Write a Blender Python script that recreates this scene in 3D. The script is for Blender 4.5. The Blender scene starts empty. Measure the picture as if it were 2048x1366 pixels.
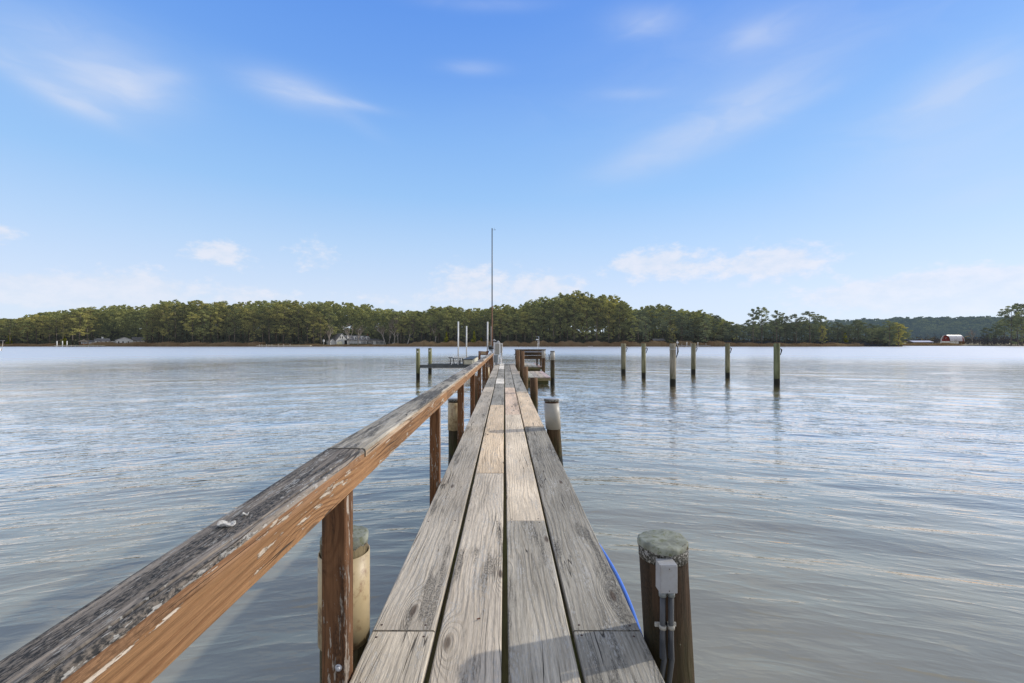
import bpy, math, random
import numpy as np
from mathutils import Vector
R = math.radians
random.seed(7); rng = np.random.default_rng(11)
S = bpy.context.scene
COL = S.collection
HW = 2.0            # eye height above the water
DECK = HW - 1.27    # top of the decking
F = 910.0
def WX(px, Z): return (px - 1009.0) / F * Z
def WZ(py, Z): return HW - (py - 686.5) / F * Z

# ------------------------------------------------------------------ objects
def link(o, parent=None):
    COL.objects.link(o)
    if parent: o.parent = parent
    return o
def tag(o, label=None, cat=None, group=None, kind=None):
    if label: o['label'] = label
    if cat: o['category'] = cat
    if group: o['group'] = group
    if kind: o['kind'] = kind
    return o
def empty(name, loc, label, cat, group=None, rz=0):
    o = bpy.data.objects.new(name, None); link(o); o.location = loc; o.rotation_euler.z = rz
    o.empty_display_size = .1
    return tag(o, label, cat, group)
def copy_tree(o, parent=None):
    c = o.copy(); COL.objects.link(c)
    if parent: c.parent = parent
    for ch in list(o.children): copy_tree(ch, c)
    return c

class MB:
    """collects faces, becomes ONE mesh object"""
    def __init__(s, org=(0, 0, 0)):
        s.v = []; s.f = []; s.uv = []; s.seed = []; s.tone = []; s.m = []; s.sm = []; s.org = org
    def face(s, idx, uvs=None, seed=0., tone=(1, 1, 1), m=0, sm=False):
        s.f.append(tuple(idx)); s.uv.append(uvs if uvs else [(0, 0)] * len(idx))
        s.seed.append(seed); s.tone.append(tone); s.m.append(m); s.sm.append(sm)
    def board(s, a, b, w, t, side=None, ch=.004, seed=None, tone=(1, 1, 1), m=0, nseg=1, wob=0., w2=None):
        """bar from a to b; w across 'side', t across the third axis; chamfered edges"""
        a = Vector(a); b = Vector(b); d = (b - a); L = d.length; d.normalize()
        if side is None:
            side = Vector((1, 0, 0)) if abs(d.x) < .9 else Vector((0, 1, 0))
        side = Vector(side); side = (side - d * side.dot(d)).normalized(); up = side.cross(d).normalized()
        if up.z < 0: up = -up
        if seed is None: seed = random.random()
        hw = w / 2; ht = t / 2; c = min(ch, hw * .45, ht * .45)
        P = [(-hw + c, ht), (hw - c, ht), (hw, ht - c), (hw, -ht + c), (hw - c, -ht), (-hw + c, -ht), (-hw, -ht + c), (-hw, ht - c)]
        acc = [0]
        for i in range(8):
            q = P[(i + 1) % 8]; p = P[i]; acc.append(acc[-1] + math.hypot(q[0] - p[0], q[1] - p[1]))
        base = len(s.v)
        for k in range(nseg + 1):
            o = a + d * (L * k / nseg)
            if wob and 0 < k < nseg: o = o + side * random.uniform(-wob, wob) + up * random.uniform(-wob, wob)
            for p in P:
                q = o + side * p[0] + up * p[1]; s.v.append((q.x, q.y, q.z))
        v0 = seed * 17.0
        for k in range(nseg):
            va = v0 + L * k / nseg; vb = v0 + L * (k + 1) / nseg
            for i in range(8):
                j = (i + 1) % 8; A = base + k * 8
                s.face((A + i, A + j, A + 8 + j, A + 8 + i), [(acc[i] - hw, va), (acc[i + 1] - hw, va), (acc[i + 1] - hw, vb), (acc[i] - hw, vb)], seed, tone, m)
        uvc = [(p[0], p[1] * .1) for p in P]
        s.face([base + i for i in range(7, -1, -1)], uvc[::-1], seed + .3, tone, m)
        E = base + nseg * 8
        s.face([E + i for i in range(8)], uvc, seed + .6, tone, m)
    def box(s, x0, x1, y0, y1, z0, z1, tone=(1, 1, 1), m=0, ch=.003, seed=None):
        s.board(((x0 + x1) / 2, (y0 + y1) / 2, z0), ((x0 + x1) / 2, (y0 + y1) / 2, z1), x1 - x0, y1 - y0, side=(1, 0, 0), ch=ch, seed=seed, tone=tone, m=m)
    def tube(s, pts, rad, n=8, seed=None, tone=(1, 1, 1), m=0, cap=True, lump=0., sm=True):
        pts = [Vector(p) for p in pts]
        if not hasattr(rad, '__len__'): rad = [rad] * len(pts)
        if seed is None: seed = random.random()
        base = len(s.v); ph = [random.uniform(-lump, lump) for _ in range(n)]
        L = 0; ls = [0]
        for i in range(1, len(pts)): L += (pts[i] - pts[i - 1]).length; ls.append(L)
        for k, p in enumerate(pts):
            d = (pts[min(k + 1, len(pts) - 1)] - pts[max(k - 1, 0)]).normalized()
            x = Vector((1, 0, 0)) if abs(d.x) < .8 else Vector((0, 1, 0))
            x = (x - d * x.dot(d)).normalized(); y = d.cross(x)
            for i in range(n):
                an = 2 * math.pi * i / n; r = rad[k] * (1 + ph[i] + (random.uniform(-lump, lump) * .35 if lump else 0))
                q = p + x * (math.cos(an) * r) + y * (math.sin(an) * r); s.v.append((q.x, q.y, q.z))
        rm = max(rad)
        for k in range(len(pts) - 1):
            for i in range(n):
                j = (i + 1) % n; A = base + k * n
                u0 = 2 * math.pi * rm * i / n; u1 = 2 * math.pi * rm * (i + 1) / n; v0 = seed * 17 + ls[k]; v1 = seed * 17 + ls[k + 1]
                s.face((A + i, A + j, A + n + j, A + n + i), [(u0, v0), (u1, v0), (u1, v1), (u0, v1)], seed, tone, m, sm)
        if cap:
            for K, rev in ((0, True), (len(pts) - 1, False)):
                A = base + K * n; idx = [A + i for i in range(n)]; uvs = [(s.v[i][0] * 1., s.v[i][1] * 1.) for i in idx]
                if rev: idx = idx[::-1]; uvs = uvs[::-1]
                s.face(idx, uvs, seed + .4, tone, m)
    def lathe(s, c, prof, n=24, tone=(1, 1, 1), m=0, ax=(1, 0, 0), ay=(0, 1, 0), az=(0, 0, 1), sm=True, seed=0.):
        """prof: list of (r, h) about axis az"""
        c = Vector(c); ax = Vector(ax); ay = Vector(ay); az = Vector(az); base = len(s.v)
        for r, h in prof:
            for i in range(n):
                an = 2 * math.pi * i / n; q = c + ax * (math.cos(an) * r) + ay * (math.sin(an) * r) + az * h
                s.v.append((q.x, q.y, q.z))
        for k in range(len(prof) - 1):
            for i in range(n):
                j = (i + 1) % n; A = base + k * n
                s.face((A + i, A + j, A + n + j, A + n + i), [(i / n, prof[k][1]), ((i + 1) / n, prof[k][1]), ((i + 1) / n, prof[k + 1][1]), (i / n, prof[k + 1][1])], seed, tone, m, sm)
        if prof[0][0] > 1e-6: s.face([base + i for i in range(n - 1, -1, -1)], None, seed, tone, m)
        if prof[-1][0] > 1e-6: s.face([base + (len(prof) - 1) * n + i for i in range(n)], None, seed, tone, m)
    def poly(s, pts, tone=(1, 1, 1), m=0, seed=0.):
        b = len(s.v); s.v += [tuple(p) for p in pts]
        s.face([b + i for i in range(len(pts))], [(p[0], p[2]) for p in pts], seed, tone, m)
    def prism(s, poly, d, tone=(1, 1, 1), m=0):
        """closed solid: polygon swept by vector d"""
        n = len(poly); b = len(s.v); d = Vector(d)
        s.v += [tuple(p) for p in poly] + [tuple(Vector(p) + d) for p in poly]
        s.face([b + i for i in range(n - 1, -1, -1)], [(poly[i][0], poly[i][2]) for i in range(n - 1, -1, -1)], 0, tone, m)
        s.face([b + n + i for i in range(n)], [(p[0], p[2]) for p in poly], 0, tone, m)
        for i in range(n):
            j = (i + 1) % n
            s.face((b + i, b + j, b + n + j, b + n + i), [(0, 0), (1, 0), (1, 1), (0, 1)], 0, tone, m)
    def build(s, name, mats, parent=None, label=None):
        me = bpy.data.meshes.new(name)
        o = s.org
        me.from_pydata([(v[0] - o[0], v[1] - o[1], v[2] - o[2]) for v in s.v], [], s.f)
        if not isinstance(mats, (list, tuple)): mats = [mats]
        for m in mats: me.materials.append(m)
        n = len(s.f)
        me.polygons.foreach_set('material_index', s.m); me.polygons.foreach_set('use_smooth', s.sm)
        uv = me.uv_layers.new(name='UVMap'); uv.data.foreach_set('uv', [c for f in s.uv for p in f for c in p])
        a = me.attributes.new('seed', 'FLOAT', 'FACE'); a.data.foreach_set('value', s.seed)
        a = me.attributes.new('tone', 'FLOAT_COLOR', 'FACE'); a.data.foreach_set('color', [c for t in s.tone for c in (*t, 1.)])
        me.update()
        ob = bpy.data.objects.new(name, me); link(ob, parent)
        if parent is None: ob.location = o
        if label: ob['label'] = label
        return ob

# ------------------------------------------------------------------ materials
class NT:
    def __init__(s, name=None, tree=None):
        if tree is None:
            s.mat = bpy.data.materials.new(name); s.mat.use_nodes = True; tree = s.mat.node_tree
            tree.nodes.clear()
        s.t = tree; s.n = tree.nodes; s.l = tree.links
    def node(s, typ, ins=None, **kw):
        n = s.n.new(typ)
        for k, v in kw.items(): setattr(n, k, v)
        for k, v in (ins or {}).items(): s.put(n.inputs[k], v)
        return n
    def put(s, sock, v):
        if isinstance(v, bpy.types.NodeSocket): s.l.new(v, sock)
        elif isinstance(v, (tuple, list)) and len(v) == 3 and sock.type == 'RGBA': sock.default_value = (*v, 1)
        else: sock.default_value = v
    def math(s, op, a, b=0., c=0., clamp=False):
        n = s.node('ShaderNodeMath', {0: a, 1: b, 2: c}, operation=op); n.use_clamp = clamp; return n.outputs[0]
    def vec(s, x, y, z): return s.node('ShaderNodeCombineXYZ', {0: x, 1: y, 2: z}).outputs[0]
    def noise(s, v, scale=1., detail=2., rough=.5, dist=0.):
        return s.node('ShaderNodeTexNoise', {'Vector': v, 'Scale': scale, 'Detail': detail, 'Roughness': rough, 'Distortion': dist}).outputs['Fac']
    def rng(s, v, a, b, c=0., d=1., smooth=True):
        return s.node('ShaderNodeMapRange', {'Value': v, 'From Min': a, 'From Max': b, 'To Min': c, 'To Max': d}, interpolation_type='SMOOTHSTEP' if smooth else 'LINEAR').outputs[0]
    def mix(s, f, a, b, mode='MIX'):
        n = s.node('ShaderNodeMix', data_type='RGBA', blend_type=mode)
        s.put(n.inputs[0], f); s.put(n.inputs[6], a); s.put(n.inputs[7], b); return n.outputs[2]
    def out(s, sh): s.node('ShaderNodeOutputMaterial', {'Surface': sh}); return s.mat
    def bsdf(s, col, rough=.6, bump=None, bdist=.002, bstr=1., **kw):
        ins = {'Base Color': col, 'Roughness': rough}; ins.update(kw)
        if bump is not None:
            ins['Normal'] = s.node('ShaderNodeBump', {'Height': bump, 'Distance': bdist, 'Strength': bstr}).outputs[0]
        return s.node('ShaderNodeBsdfPrincipled', ins).outputs[0]

def wood(name, grain=22., ring=(.62, .58, .52), ringamt=.55, fine=.35, dark=(.05, .048, .042), darkamt=.3, darkthr=.56,
         peel=None, peelamt=0., flakes=0., algae=0., rough=.8, base=None, bd=.0025, wet=None, knots=1.0, lumdark=0.):
    n = NT(name)
    uv = n.node('ShaderNodeUVMap').outputs[0]; sp = n.node('ShaderNodeSeparateXYZ', {0: uv})
    u, v = sp.outputs[0], sp.outputs[1]
    sd = n.node('ShaderNodeAttribute', attribute_name='seed').outputs['Fac']
    tone = n.node('ShaderNodeAttribute', attribute_name='tone').outputs['Color']
    so = n.math('MULTIPLY', sd, 43.)
    # low-frequency warp of the grain
    w1 = n.noise(n.vec(n.math('MULTIPLY', u, 5.), n.math('MULTIPLY', v, .9), so), 1., 2., .5)
    w2 = n.noise(n.vec(n.math('MULTIPLY', u, 22.), n.math('MULTIPLY', v, 4.), so), 1., 2., .5)
    # knots: grain flows around them
    kv = n.vec(n.math('ADD', n.math('MULTIPLY', u, 4.2), so), n.math('MULTIPLY', v, 1.25), so)
    vo = n.node('ShaderNodeTexVoronoi', {'Vector': kv, 'Scale': 1.}, voronoi_dimensions='2D')
    kd = vo.outputs['Distance']; kc = n.node('ShaderNodeSeparateColor', {0: vo.outputs['Color']}).outputs[0]
    kon = n.rng(kc, .62, .66, 0., knots)
    kn = n.math('MULTIPLY', n.rng(kd, .0, .34, 1., 0.), kon)
    core = n.math('MULTIPLY', n.rng(kd, .03, .085, 1., 0.), kon)
    ph = n.math('ADD', n.math('MULTIPLY', u, grain), n.math('ADD', n.math('MULTIPLY', w1, 5.5), n.math('ADD', n.math('MULTIPLY', w2, .9), n.math('MULTIPLY', kn, 4.5))))
    si = n.math('SINE', n.math('MULTIPLY', ph, 6.283))
    rg = n.rng(si, -.2, 1., 0., 1.)                     # latewood lines
    gvar = n.rng(n.noise(n.vec(n.math('MULTIPLY', u, 9.), n.math('MULTIPLY', v, 1.3), so), 1., 2.), .35, .65, .35, 1.)
    rg = n.math('MULTIPLY', rg, gvar)
    fg = n.noise(n.vec(n.math('MULTIPLY', u, 330.), n.math('MULTIPLY', v, 16.), so), 1., 3., .65)
    fg2 = n.noise(n.vec(n.math('MULTIPLY', u, 90.), n.math('MULTIPLY', v, 2.5), so), 1., 3., .6)
    c = tone if base is None else n.mix(1., tone, base, 'MULTIPLY')
    c = n.mix(n.math('MULTIPLY', rg, ringamt), c, n.mix(1., c, ring, 'MULTIPLY'))
    br = n.math('ADD', n.math('MULTIPLY', n.math('SUBTRACT', fg, .5), fine * 2), n.math('MULTIPLY', n.math('SUBTRACT', fg2, .5), fine * 1.6))
    br = n.math('ADD', br, 1.)
    c = n.mix(1., c, n.node('ShaderNodeCombineXYZ', {0: br, 1: br, 2: br}).outputs[0], 'MULTIPLY')
    hgt = n.math('ADD', n.math('MULTIPLY', rg, .5), n.math('ADD', n.math('MULTIPLY', fg, .5), n.math('MULTIPLY', fg2, .6)))
    # large tonal drift
    dr = n.rng(n.noise(n.vec(n.math('MULTIPLY', u, 4.), n.math('MULTIPLY', v, .8), so), 1., 3.), .3, .7, .8, 1.18)
    c = n.mix(1., c, n.node('ShaderNodeCombineXYZ', {0: dr, 1: dr, 2: dr}).outputs[0], 'MULTIPLY')
    if peel is not None:
        pm = n.noise(n.vec(n.math('MULTIPLY', n.math('ADD', u, n.math('MULTIPLY', w1, .12)), 75.), n.math('MULTIPLY', v, 10.), so), 1., 5., .66)
        area = n.noise(n.vec(n.math('MULTIPLY', u, 14.), n.math('MULTIPLY', v, 1.6), so), 1., 3., .6)
        pk = n.rng(n.math('ADD', pm, n.math('MULTIPLY', n.math('SUBTRACT', area, .5), .9)), .72 - peelamt, .75 - peelamt, 0., 1.)
        c = n.mix(pk, c, n.mix(1., peel, n.node('ShaderNodeCombineXYZ', {0: br, 1: br, 2: br}).outputs[0], 'MULTIPLY'))
        hgt = n.math('SUBTRACT', hgt, n.math('MULTIPLY', pk, .5))
    # dark mildew, streaked along the board
    dm = n.noise(n.vec(n.math('MULTIPLY', u, 26.), n.math('MULTIPLY', v, 2.6), so), 1., 5., .68)
    da = n.noise(n.vec(n.math('MULTIPLY', u, 7.), n.math('MULTIPLY', v, .75), n.math('ADD', so, 5.)), 1., 2., .5)
    lum = n.node('ShaderNodeSeparateColor', {0: tone}).outputs[1]
    dm = n.math('ADD', dm, n.math('MULTIPLY', n.math('SUBTRACT', .45, lum), lumdark))
    dk = n.rng(n.math('ADD', dm, n.math('MULTIPLY', n.math('SUBTRACT', da, .5), 1.1)), darkthr, darkthr + .16, 0., darkamt)
    sp2 = n.noise(n.vec(n.math('MULTIPLY', u, 150.), n.math('MULTIPLY', v, 60.), so), 1., 3., .7)
    dk = n.math('MULTIPLY', dk, n.rng(sp2, .38, .62, 1.25, .45))
    dk = n.math('MINIMUM', dk, 1.)
    c = n.mix(dk, c, dark)
    if flakes:
        fl = n.noise(n.vec(n.math('MULTIPLY', u, 120.), n.math('MULTIPLY', v, 26.), so), 1., 3., .7)
        fa = n.noise(n.vec(n.math('MULTIPLY', u, 16.), n.math('MULTIPLY', v, 3.), n.math('ADD', so, 9.)), 1., 2.)
        fk = n.rng(n.math('ADD', fl, n.math('MULTIPLY', n.math('SUBTRACT', fa, .5), .6)), .6, .64, 0., flakes)
        c = n.mix(fk, c, (.5, .49, .46))
        hgt = n.math('ADD', hgt, n.math('MULTIPLY', fk, .4))
    if algae:
        al = n.rng(n.noise(n.vec(n.math('MULTIPLY', u, 6.), n.math('MULTIPLY', v, 2.), n.math('ADD', so, 3.)), 1., 4., .7), .45, .7, 0., algae)
        c = n.mix(al, c, (.13, .14, .035))
    c = n.mix(n.math('MULTIPLY', core, .8), c, (.07, .045, .03))
    # thin drying cracks along the grain
    ck = n.noise(n.vec(n.math('ADD', n.math('MULTIPLY', u, 30.), n.math('MULTIPLY', w1, 3.)), n.math('MULTIPLY', v, .7), n.math('ADD', so, 21.)), 1., 1.)
    ckm = n.math('MULTIPLY', n.rng(n.math('ABSOLUTE', n.math('SUBTRACT', ck, .5)), .004, .012, 1., 0.), n.rng(n.noise(n.vec(n.math('MULTIPLY', u, 8.), n.math('MULTIPLY', v, 1.1), so), 1., 1.), .52, .6, 0., .85))
    c = n.mix(ckm, c, (.03, .026, .022))
    hgt = n.math('SUBTRACT', hgt, n.math('MULTIPLY', ckm, 1.6))
    rr = rough
    if wet is not None:                                  # wet, slimy foot of a pile (world height)
        pz = n.node('ShaderNodeSeparateXYZ', {0: n.node('ShaderNodeNewGeometry').outputs['Position']}).outputs[2]
        j = n.math('MULTIPLY', n.math('SUBTRACT', w2, .5), .12)
        wm = n.rng(n.math('ADD', pz, j), wet, wet + .05, 1., 0.)
        c = n.mix(wm, c, (.012, .013, .008)); rr = n.rng(wm, 0., 1., rough, .35)
        gm = n.math('MULTIPLY', n.rng(pz, wet, wet + .7, .75, 0.), n.rng(w2, .35, .6, .4, 1.))
        gm = n.math('MULTIPLY', gm, n.math('SUBTRACT', 1., wm))
        c = n.mix(gm, c, (.05, .055, .018))
    return n.out(n.bsdf(c, rr, hgt, bd, 1., **{'Specular IOR Level': .25}))

def plain(name, col, rough=.6, var=.15, scale=3., metal=0., bump=0., spec=.5, dirt=None, dirtamt=0., emit=None):
    n = NT(name); tc = n.node('ShaderNodeTexCoord').outputs['Object']
    f = n.rng(n.noise(tc, scale, 5., .6), .3, .7, 1 - var, 1 + var)
    c = n.mix(1., col, n.node('ShaderNodeCombineXYZ', {0: f, 1: f, 2: f}).outputs[0], 'MULTIPLY')
    if dirt is not None:
        c = n.mix(n.rng(n.noise(tc, scale * 3.1, 6., .7), .48, .66, 0., dirtamt), c, dirt)
    kw = {'Metallic': metal, 'Specular IOR Level': spec}
    b = n.noise(tc, scale * 20, 4., .6) if bump else None
    sh = n.bsdf(c, rough, b, bump or .001, 1., **kw)
    if emit:
        sh = n.node('ShaderNodeMixShader', {0: emit[1], 1: sh, 2: n.node('ShaderNodeEmission', {'Color': (*emit[0], 1), 'Strength': 1.}).outputs[0]}).outputs[0]
    return n.out(sh)

def foliage(name, c1, c2, c3, haze_glow=0., hazecol=(.3, .42, .62), transl=.25, nscale=.18):
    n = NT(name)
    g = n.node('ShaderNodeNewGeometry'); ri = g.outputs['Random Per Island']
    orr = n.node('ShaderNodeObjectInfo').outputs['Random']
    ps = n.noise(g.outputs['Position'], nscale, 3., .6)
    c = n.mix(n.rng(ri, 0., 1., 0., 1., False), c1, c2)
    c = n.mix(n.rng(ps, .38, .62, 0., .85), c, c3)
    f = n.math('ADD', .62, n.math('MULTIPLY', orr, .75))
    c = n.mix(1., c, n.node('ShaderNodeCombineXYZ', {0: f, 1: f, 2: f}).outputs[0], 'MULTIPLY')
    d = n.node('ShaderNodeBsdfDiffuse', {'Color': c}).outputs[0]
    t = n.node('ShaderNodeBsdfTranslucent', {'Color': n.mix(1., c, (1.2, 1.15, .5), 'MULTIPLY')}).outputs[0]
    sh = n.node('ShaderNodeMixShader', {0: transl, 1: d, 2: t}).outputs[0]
    if haze_glow: sh = n.node('ShaderNodeMixShader', {0: haze_glow, 1: sh, 2: n.node('ShaderNodeEmission', {'Color': (*hazecol, 1)}).outputs[0]}).outputs[0]  # aerial haze put into the material as an even glow, lifting its shadows
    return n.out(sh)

M = {}
M['deck'] = wood('weathered_decking', grain=32., ringamt=.4, fine=.6, darkamt=.62, darkthr=.60, flakes=.5, bd=.004, lumdark=.55)
M['oldwood'] = wood('old_framing', grain=26., ringamt=.5, darkamt=.7, darkthr=.45, algae=.8, base=(.8, .75, .6))
M['rail_top'] = wood('rail_top_wood', grain=26., ringamt=.5, fine=.6, dark=(.028, .028, .028), darkamt=.85, darkthr=.43, flakes=.55, peel=(.40, .38, .345), peelamt=.10, bd=.004, knots=.3)
M['stain'] = wood('stained_wood', grain=34., ring=(.5, .4, .35), ringamt=.65, fine=.5, dark=(.06, .03, .015), darkamt=.5, darkthr=.62, peel=(.48, .41, .33), peelamt=.085, bd=.003, knots=.8)
M['stainpost'] = wood('stained_post_wood', grain=22., ring=(.5, .42, .38), ringamt=.6, fine=.4, dark=(.03, .016, .01), darkamt=.6, darkthr=.55, peel=(.40, .34, .28), peelamt=.115, bd=.003, knots=1.)
M['pile'] = wood('piling_wood', grain=14., ringamt=.6, fine=.6, dark=(.03, .022, .014), darkamt=.85, darkthr=.46, wet=.32, bd=.006, knots=.4)
M['mpile'] = wood('mooring_wood', grain=12., ringamt=.4, fine=.5, dark=(.05, .05, .025), darkamt=.5, darkthr=.5, wet=.28, bd=.005, knots=.2)
M['sleeve'] = plain('pvc_sleeve', (.50, .39, .22), .45, .12, 4., dirt=(.24, .14, .07), dirtamt=.9)
M['sleevew'] = plain('pale_sleeve', (.37, .355, .315), .45, .1, 5., dirt=(.4, .36, .3), dirtamt=.5)
M['capm'] = plain('pile_cap', (.25, .265, .215), .75, .35, 14., bump=.004, dirt=(.13, .14, .06), dirtamt=.9)
M['capdark'] = plain('pile_cap_rim', (.05, .047, .035), .8, .4, 30., bump=.003, dirt=(.62, .6, .55), dirtamt=.9)
M['white'] = plain('white_plastic', (.78, .78, .77), .35, .05, 4., dirt=(.5, .48, .42), dirtamt=.25)
M['lgrey'] = plain('light_grey_plastic', (.36, .365, .375), .4, .08, 12., dirt=(.3, .28, .24), dirtamt=.4)
M['conduit'] = plain('grey_conduit', (.075, .08, .088), .45, .15, 20.)
M['grey'] = plain('grey_metal', (.24, .27, .28), .45, .15, 8., metal=.3)
M['galv'] = plain('galvanised', (.55, .56, .6), .4, .2, 60., metal=.7, bump=.001)
M['steel'] = plain('dark_beam', (.10, .115, .12), .5, .25, 4., metal=.3, dirt=(.14, .1, .06), dirtamt=.5)
M['black'] = plain('black_metal', (.02, .02, .022), .5, .2, 10.)
M['rust'] = plain('rusty_pole', (.16, .07, .035), .7, .35, 9., dirt=(.07, .03, .02), dirtamt=.7)
M['poled'] = plain('dark_pole', (.045, .055, .07), .5, .2, 3.)
M['cream'] = plain('cream_bunk', (.62, .58, .44), .6, .1, 5., dirt=(.4, .36, .22), dirtamt=.4)
M['hose'] = plain('blue_hose', (.08, .20, .68), .35, .05, 5.)
M['shell'] = plain('oyster_shell', (.85, .82, .76), .5, .1, 60., bump=.002, dirt=(.2, .18, .16), dirtamt=.6)
M['rope'] = plain('rope', (.6, .6, .58), .9, .15, 40.)
M['nail'] = plain('nail_rust', (.07, .04, .03), .7, .3, 90.)
M['wallw'] = plain('white_siding', (.86, .85, .82), .6, .06, .8)
M['wallg'] = plain('grey_shingle', (.60, .60, .58), .8, .15, 2.)
M['wally'] = plain('cream_door', (.85, .82, .6), .6, .06, 1.)
M['roofg'] = plain('grey_roof', (.19, .19, .20), .8, .15, 1.5)
M['roofb'] = plain('brown_roof', (.20, .17, .13), .8, .2, 1.5)
M['roofw'] = plain('metal_roof', (.62, .60, .66), .35, .06, .6)
M['red'] = plain('barn_red', (.23, .035, .035), .75, .12, 1.)
M['brick'] = plain('chimney_brick', (.36, .20, .13), .8, .2, 3.)
M['glass'] = plain('dark_glass', (.03, .035, .045), .15, .1, 1.)
M['darkin'] = plain('dark_opening', (.012, .014, .02), .7, .1, 1.)
M['brown'] = plain('brown_timber', (.20, .11, .055), .75, .2, 2.)
M['bark'] = plain('pine_bark', (.16, .14, .12), .9, .25, .8)
M['barkl'] = plain('pale_bark', (.42, .38, .34), .9, .25, .8)
M['twig'] = plain('winter_twigs', (.27, .22, .195), .9, .2, .6)
M['carw'] = plain('white_car_paint', (.75, .76, .78), .25, .03, 1.)
M['tyre'] = plain('tyre', (.02, .02, .02), .8, .1, 1.)
M['pineL'] = foliage('pine_needles_sunlit_tint', (.34, .33, .11), (.17, .185, .065), (.43, .39, .13), transl=.35, haze_glow=.05, hazecol=(.34, .40, .46))  # lit copy of the needles: sunlight put into the colour as yellow
M['pineM'] = foliage('pine_needles', (.24, .255, .10), (.12, .145, .062), (.33, .325, .12), transl=.35, haze_glow=.05, hazecol=(.34, .40, .46))
M['pineR'] = foliage('pine_needles_shore_right', (.155, .18, .09), (.08, .105, .06), (.25, .26, .11), haze_glow=.07, hazecol=(.34, .42, .46))
M['pineH'] = foliage('pine_needles_hill', (.075, .11, .06), (.04, .06, .045), (.17, .19, .08), haze_glow=.22, hazecol=(.24, .33, .46), nscale=.05)
M['shrub'] = foliage('undergrowth_leaves', (.095, .09, .05), (.12, .095, .065), (.08, .095, .04), haze_glow=.04, hazecol=(.34, .40, .46))
M['shrubB'] = foliage('winter_brush', (.075, .05, .042), (.05, .036, .032), (.09, .062, .05), haze_glow=.05)
M['cedar'] = foliage('young_cedar_leaves', (.24, .26, .04), (.17, .20, .035), (.28, .27, .05))
M['reed'] = foliage('dry_reeds', (.56, .40, .26), (.42, .29, .18), (.60, .46, .3), transl=.2, nscale=.12)

def ground_mat():
    n = NT('ground_cover'); g = n.node('ShaderNodeNewGeometry').outputs['Position']
    a = n.noise(g, .08, 5., .6); b = n.noise(g, .9, 4., .6)
    c = n.mix(n.rng(a, .4, .6), (.24, .195, .115), (.19, .19, .08))
    c = n.mix(n.rng(b, .4, .65, 0., .6), c, (.30, .21, .13))
    z = n.node('ShaderNodeSeparateXYZ', {0: g}).outputs[2]
    c = n.mix(n.rng(z, .25, .5, 1., 0.), c, (.07, .058, .04))
    return n.out(n.bsdf(c, .95))
M['ground'] = ground_mat()

def water_mat():
    n = NT('bay_water'); pos = n.node('ShaderNodeNewGeometry').outputs['Position']; sp = n.node('ShaderNodeSeparateXYZ', {0: pos})
    x, y = sp.outputs[0], sp.outputs[1]
    rad = n.math('SQRT', n.math('ADD', n.math('MULTIPLY', x, x), n.math('MULTIPLY', y, y)))
    curv = n.math('MULTIPLY', n.math('SQRT', n.math('ADD', n.math('MULTIPLY', x, x), 6.)), .36)
    yy = n.math('ADD', y, curv)
    r1 = n.noise(n.vec(n.math('MULTIPLY', x, 2.2), n.math('MULTIPLY', yy, 6.5), 0.), 1., 3., .55, .3)
    r2 = n.noise(n.vec(n.math('MULTIPLY', x, 6.), n.math('MULTIPLY', yy, 17.), 4.), 1., 2., .5)
    patch = n.rng(n.noise(n.vec(n.math('MULTIPLY', x, .06), n.math('MULTIPLY', yy, .12), 9.), 1., 3., .55), .35, .65, .6, 1.2)
    far = n.math('MULTIPLY', n.rng(rad, 3., 16., .30, 1.), n.rng(rad, 10., 22., 1., .55))
    r3 = n.noise(n.vec(n.math('MULTIPLY', x, 1.1), n.math('MULTIPLY', yy, 4.2), 7.), 1., 1., .5)
    r3 = n.math('POWER', n.math('SUBTRACT', 1., n.math('ABSOLUTE', n.math('MULTIPLY', n.math('SUBTRACT', r3, .5), 2.))), 6.)
    h = n.math('ADD', n.math('MULTIPLY', r1, .8), n.math('ADD', n.math('MULTIPLY', r2, .2), n.math('MULTIPLY', r3, .22)))
    h = n.math('MULTIPLY', h, n.math('MULTIPLY', patch, far))
    nrm = n.node('ShaderNodeBump', {'Height': h, 'Distance': .036, 'Strength': 1.}).outputs[0]
    body = n.mix(n.rng(n.noise(n.vec(n.math('MULTIPLY', x, .5), n.math('MULTIPLY', y, .8), 2.), 1., 4., .6), .3, .7), (.25, .235, .175), (.30, .283, .215))
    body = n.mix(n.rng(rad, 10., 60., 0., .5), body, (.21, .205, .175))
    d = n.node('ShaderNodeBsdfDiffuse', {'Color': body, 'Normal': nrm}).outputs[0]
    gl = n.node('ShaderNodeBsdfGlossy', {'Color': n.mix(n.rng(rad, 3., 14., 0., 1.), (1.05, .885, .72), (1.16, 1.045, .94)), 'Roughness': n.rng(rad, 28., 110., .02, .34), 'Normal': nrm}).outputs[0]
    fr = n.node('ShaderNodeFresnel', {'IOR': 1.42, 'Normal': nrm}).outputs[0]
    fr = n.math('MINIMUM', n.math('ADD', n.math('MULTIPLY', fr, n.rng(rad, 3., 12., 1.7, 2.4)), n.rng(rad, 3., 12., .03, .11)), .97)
    return n.out(n.node('ShaderNodeMixShader', {0: fr, 1: d, 2: gl}).outputs[0])
M['water'] = water_mat()

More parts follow.
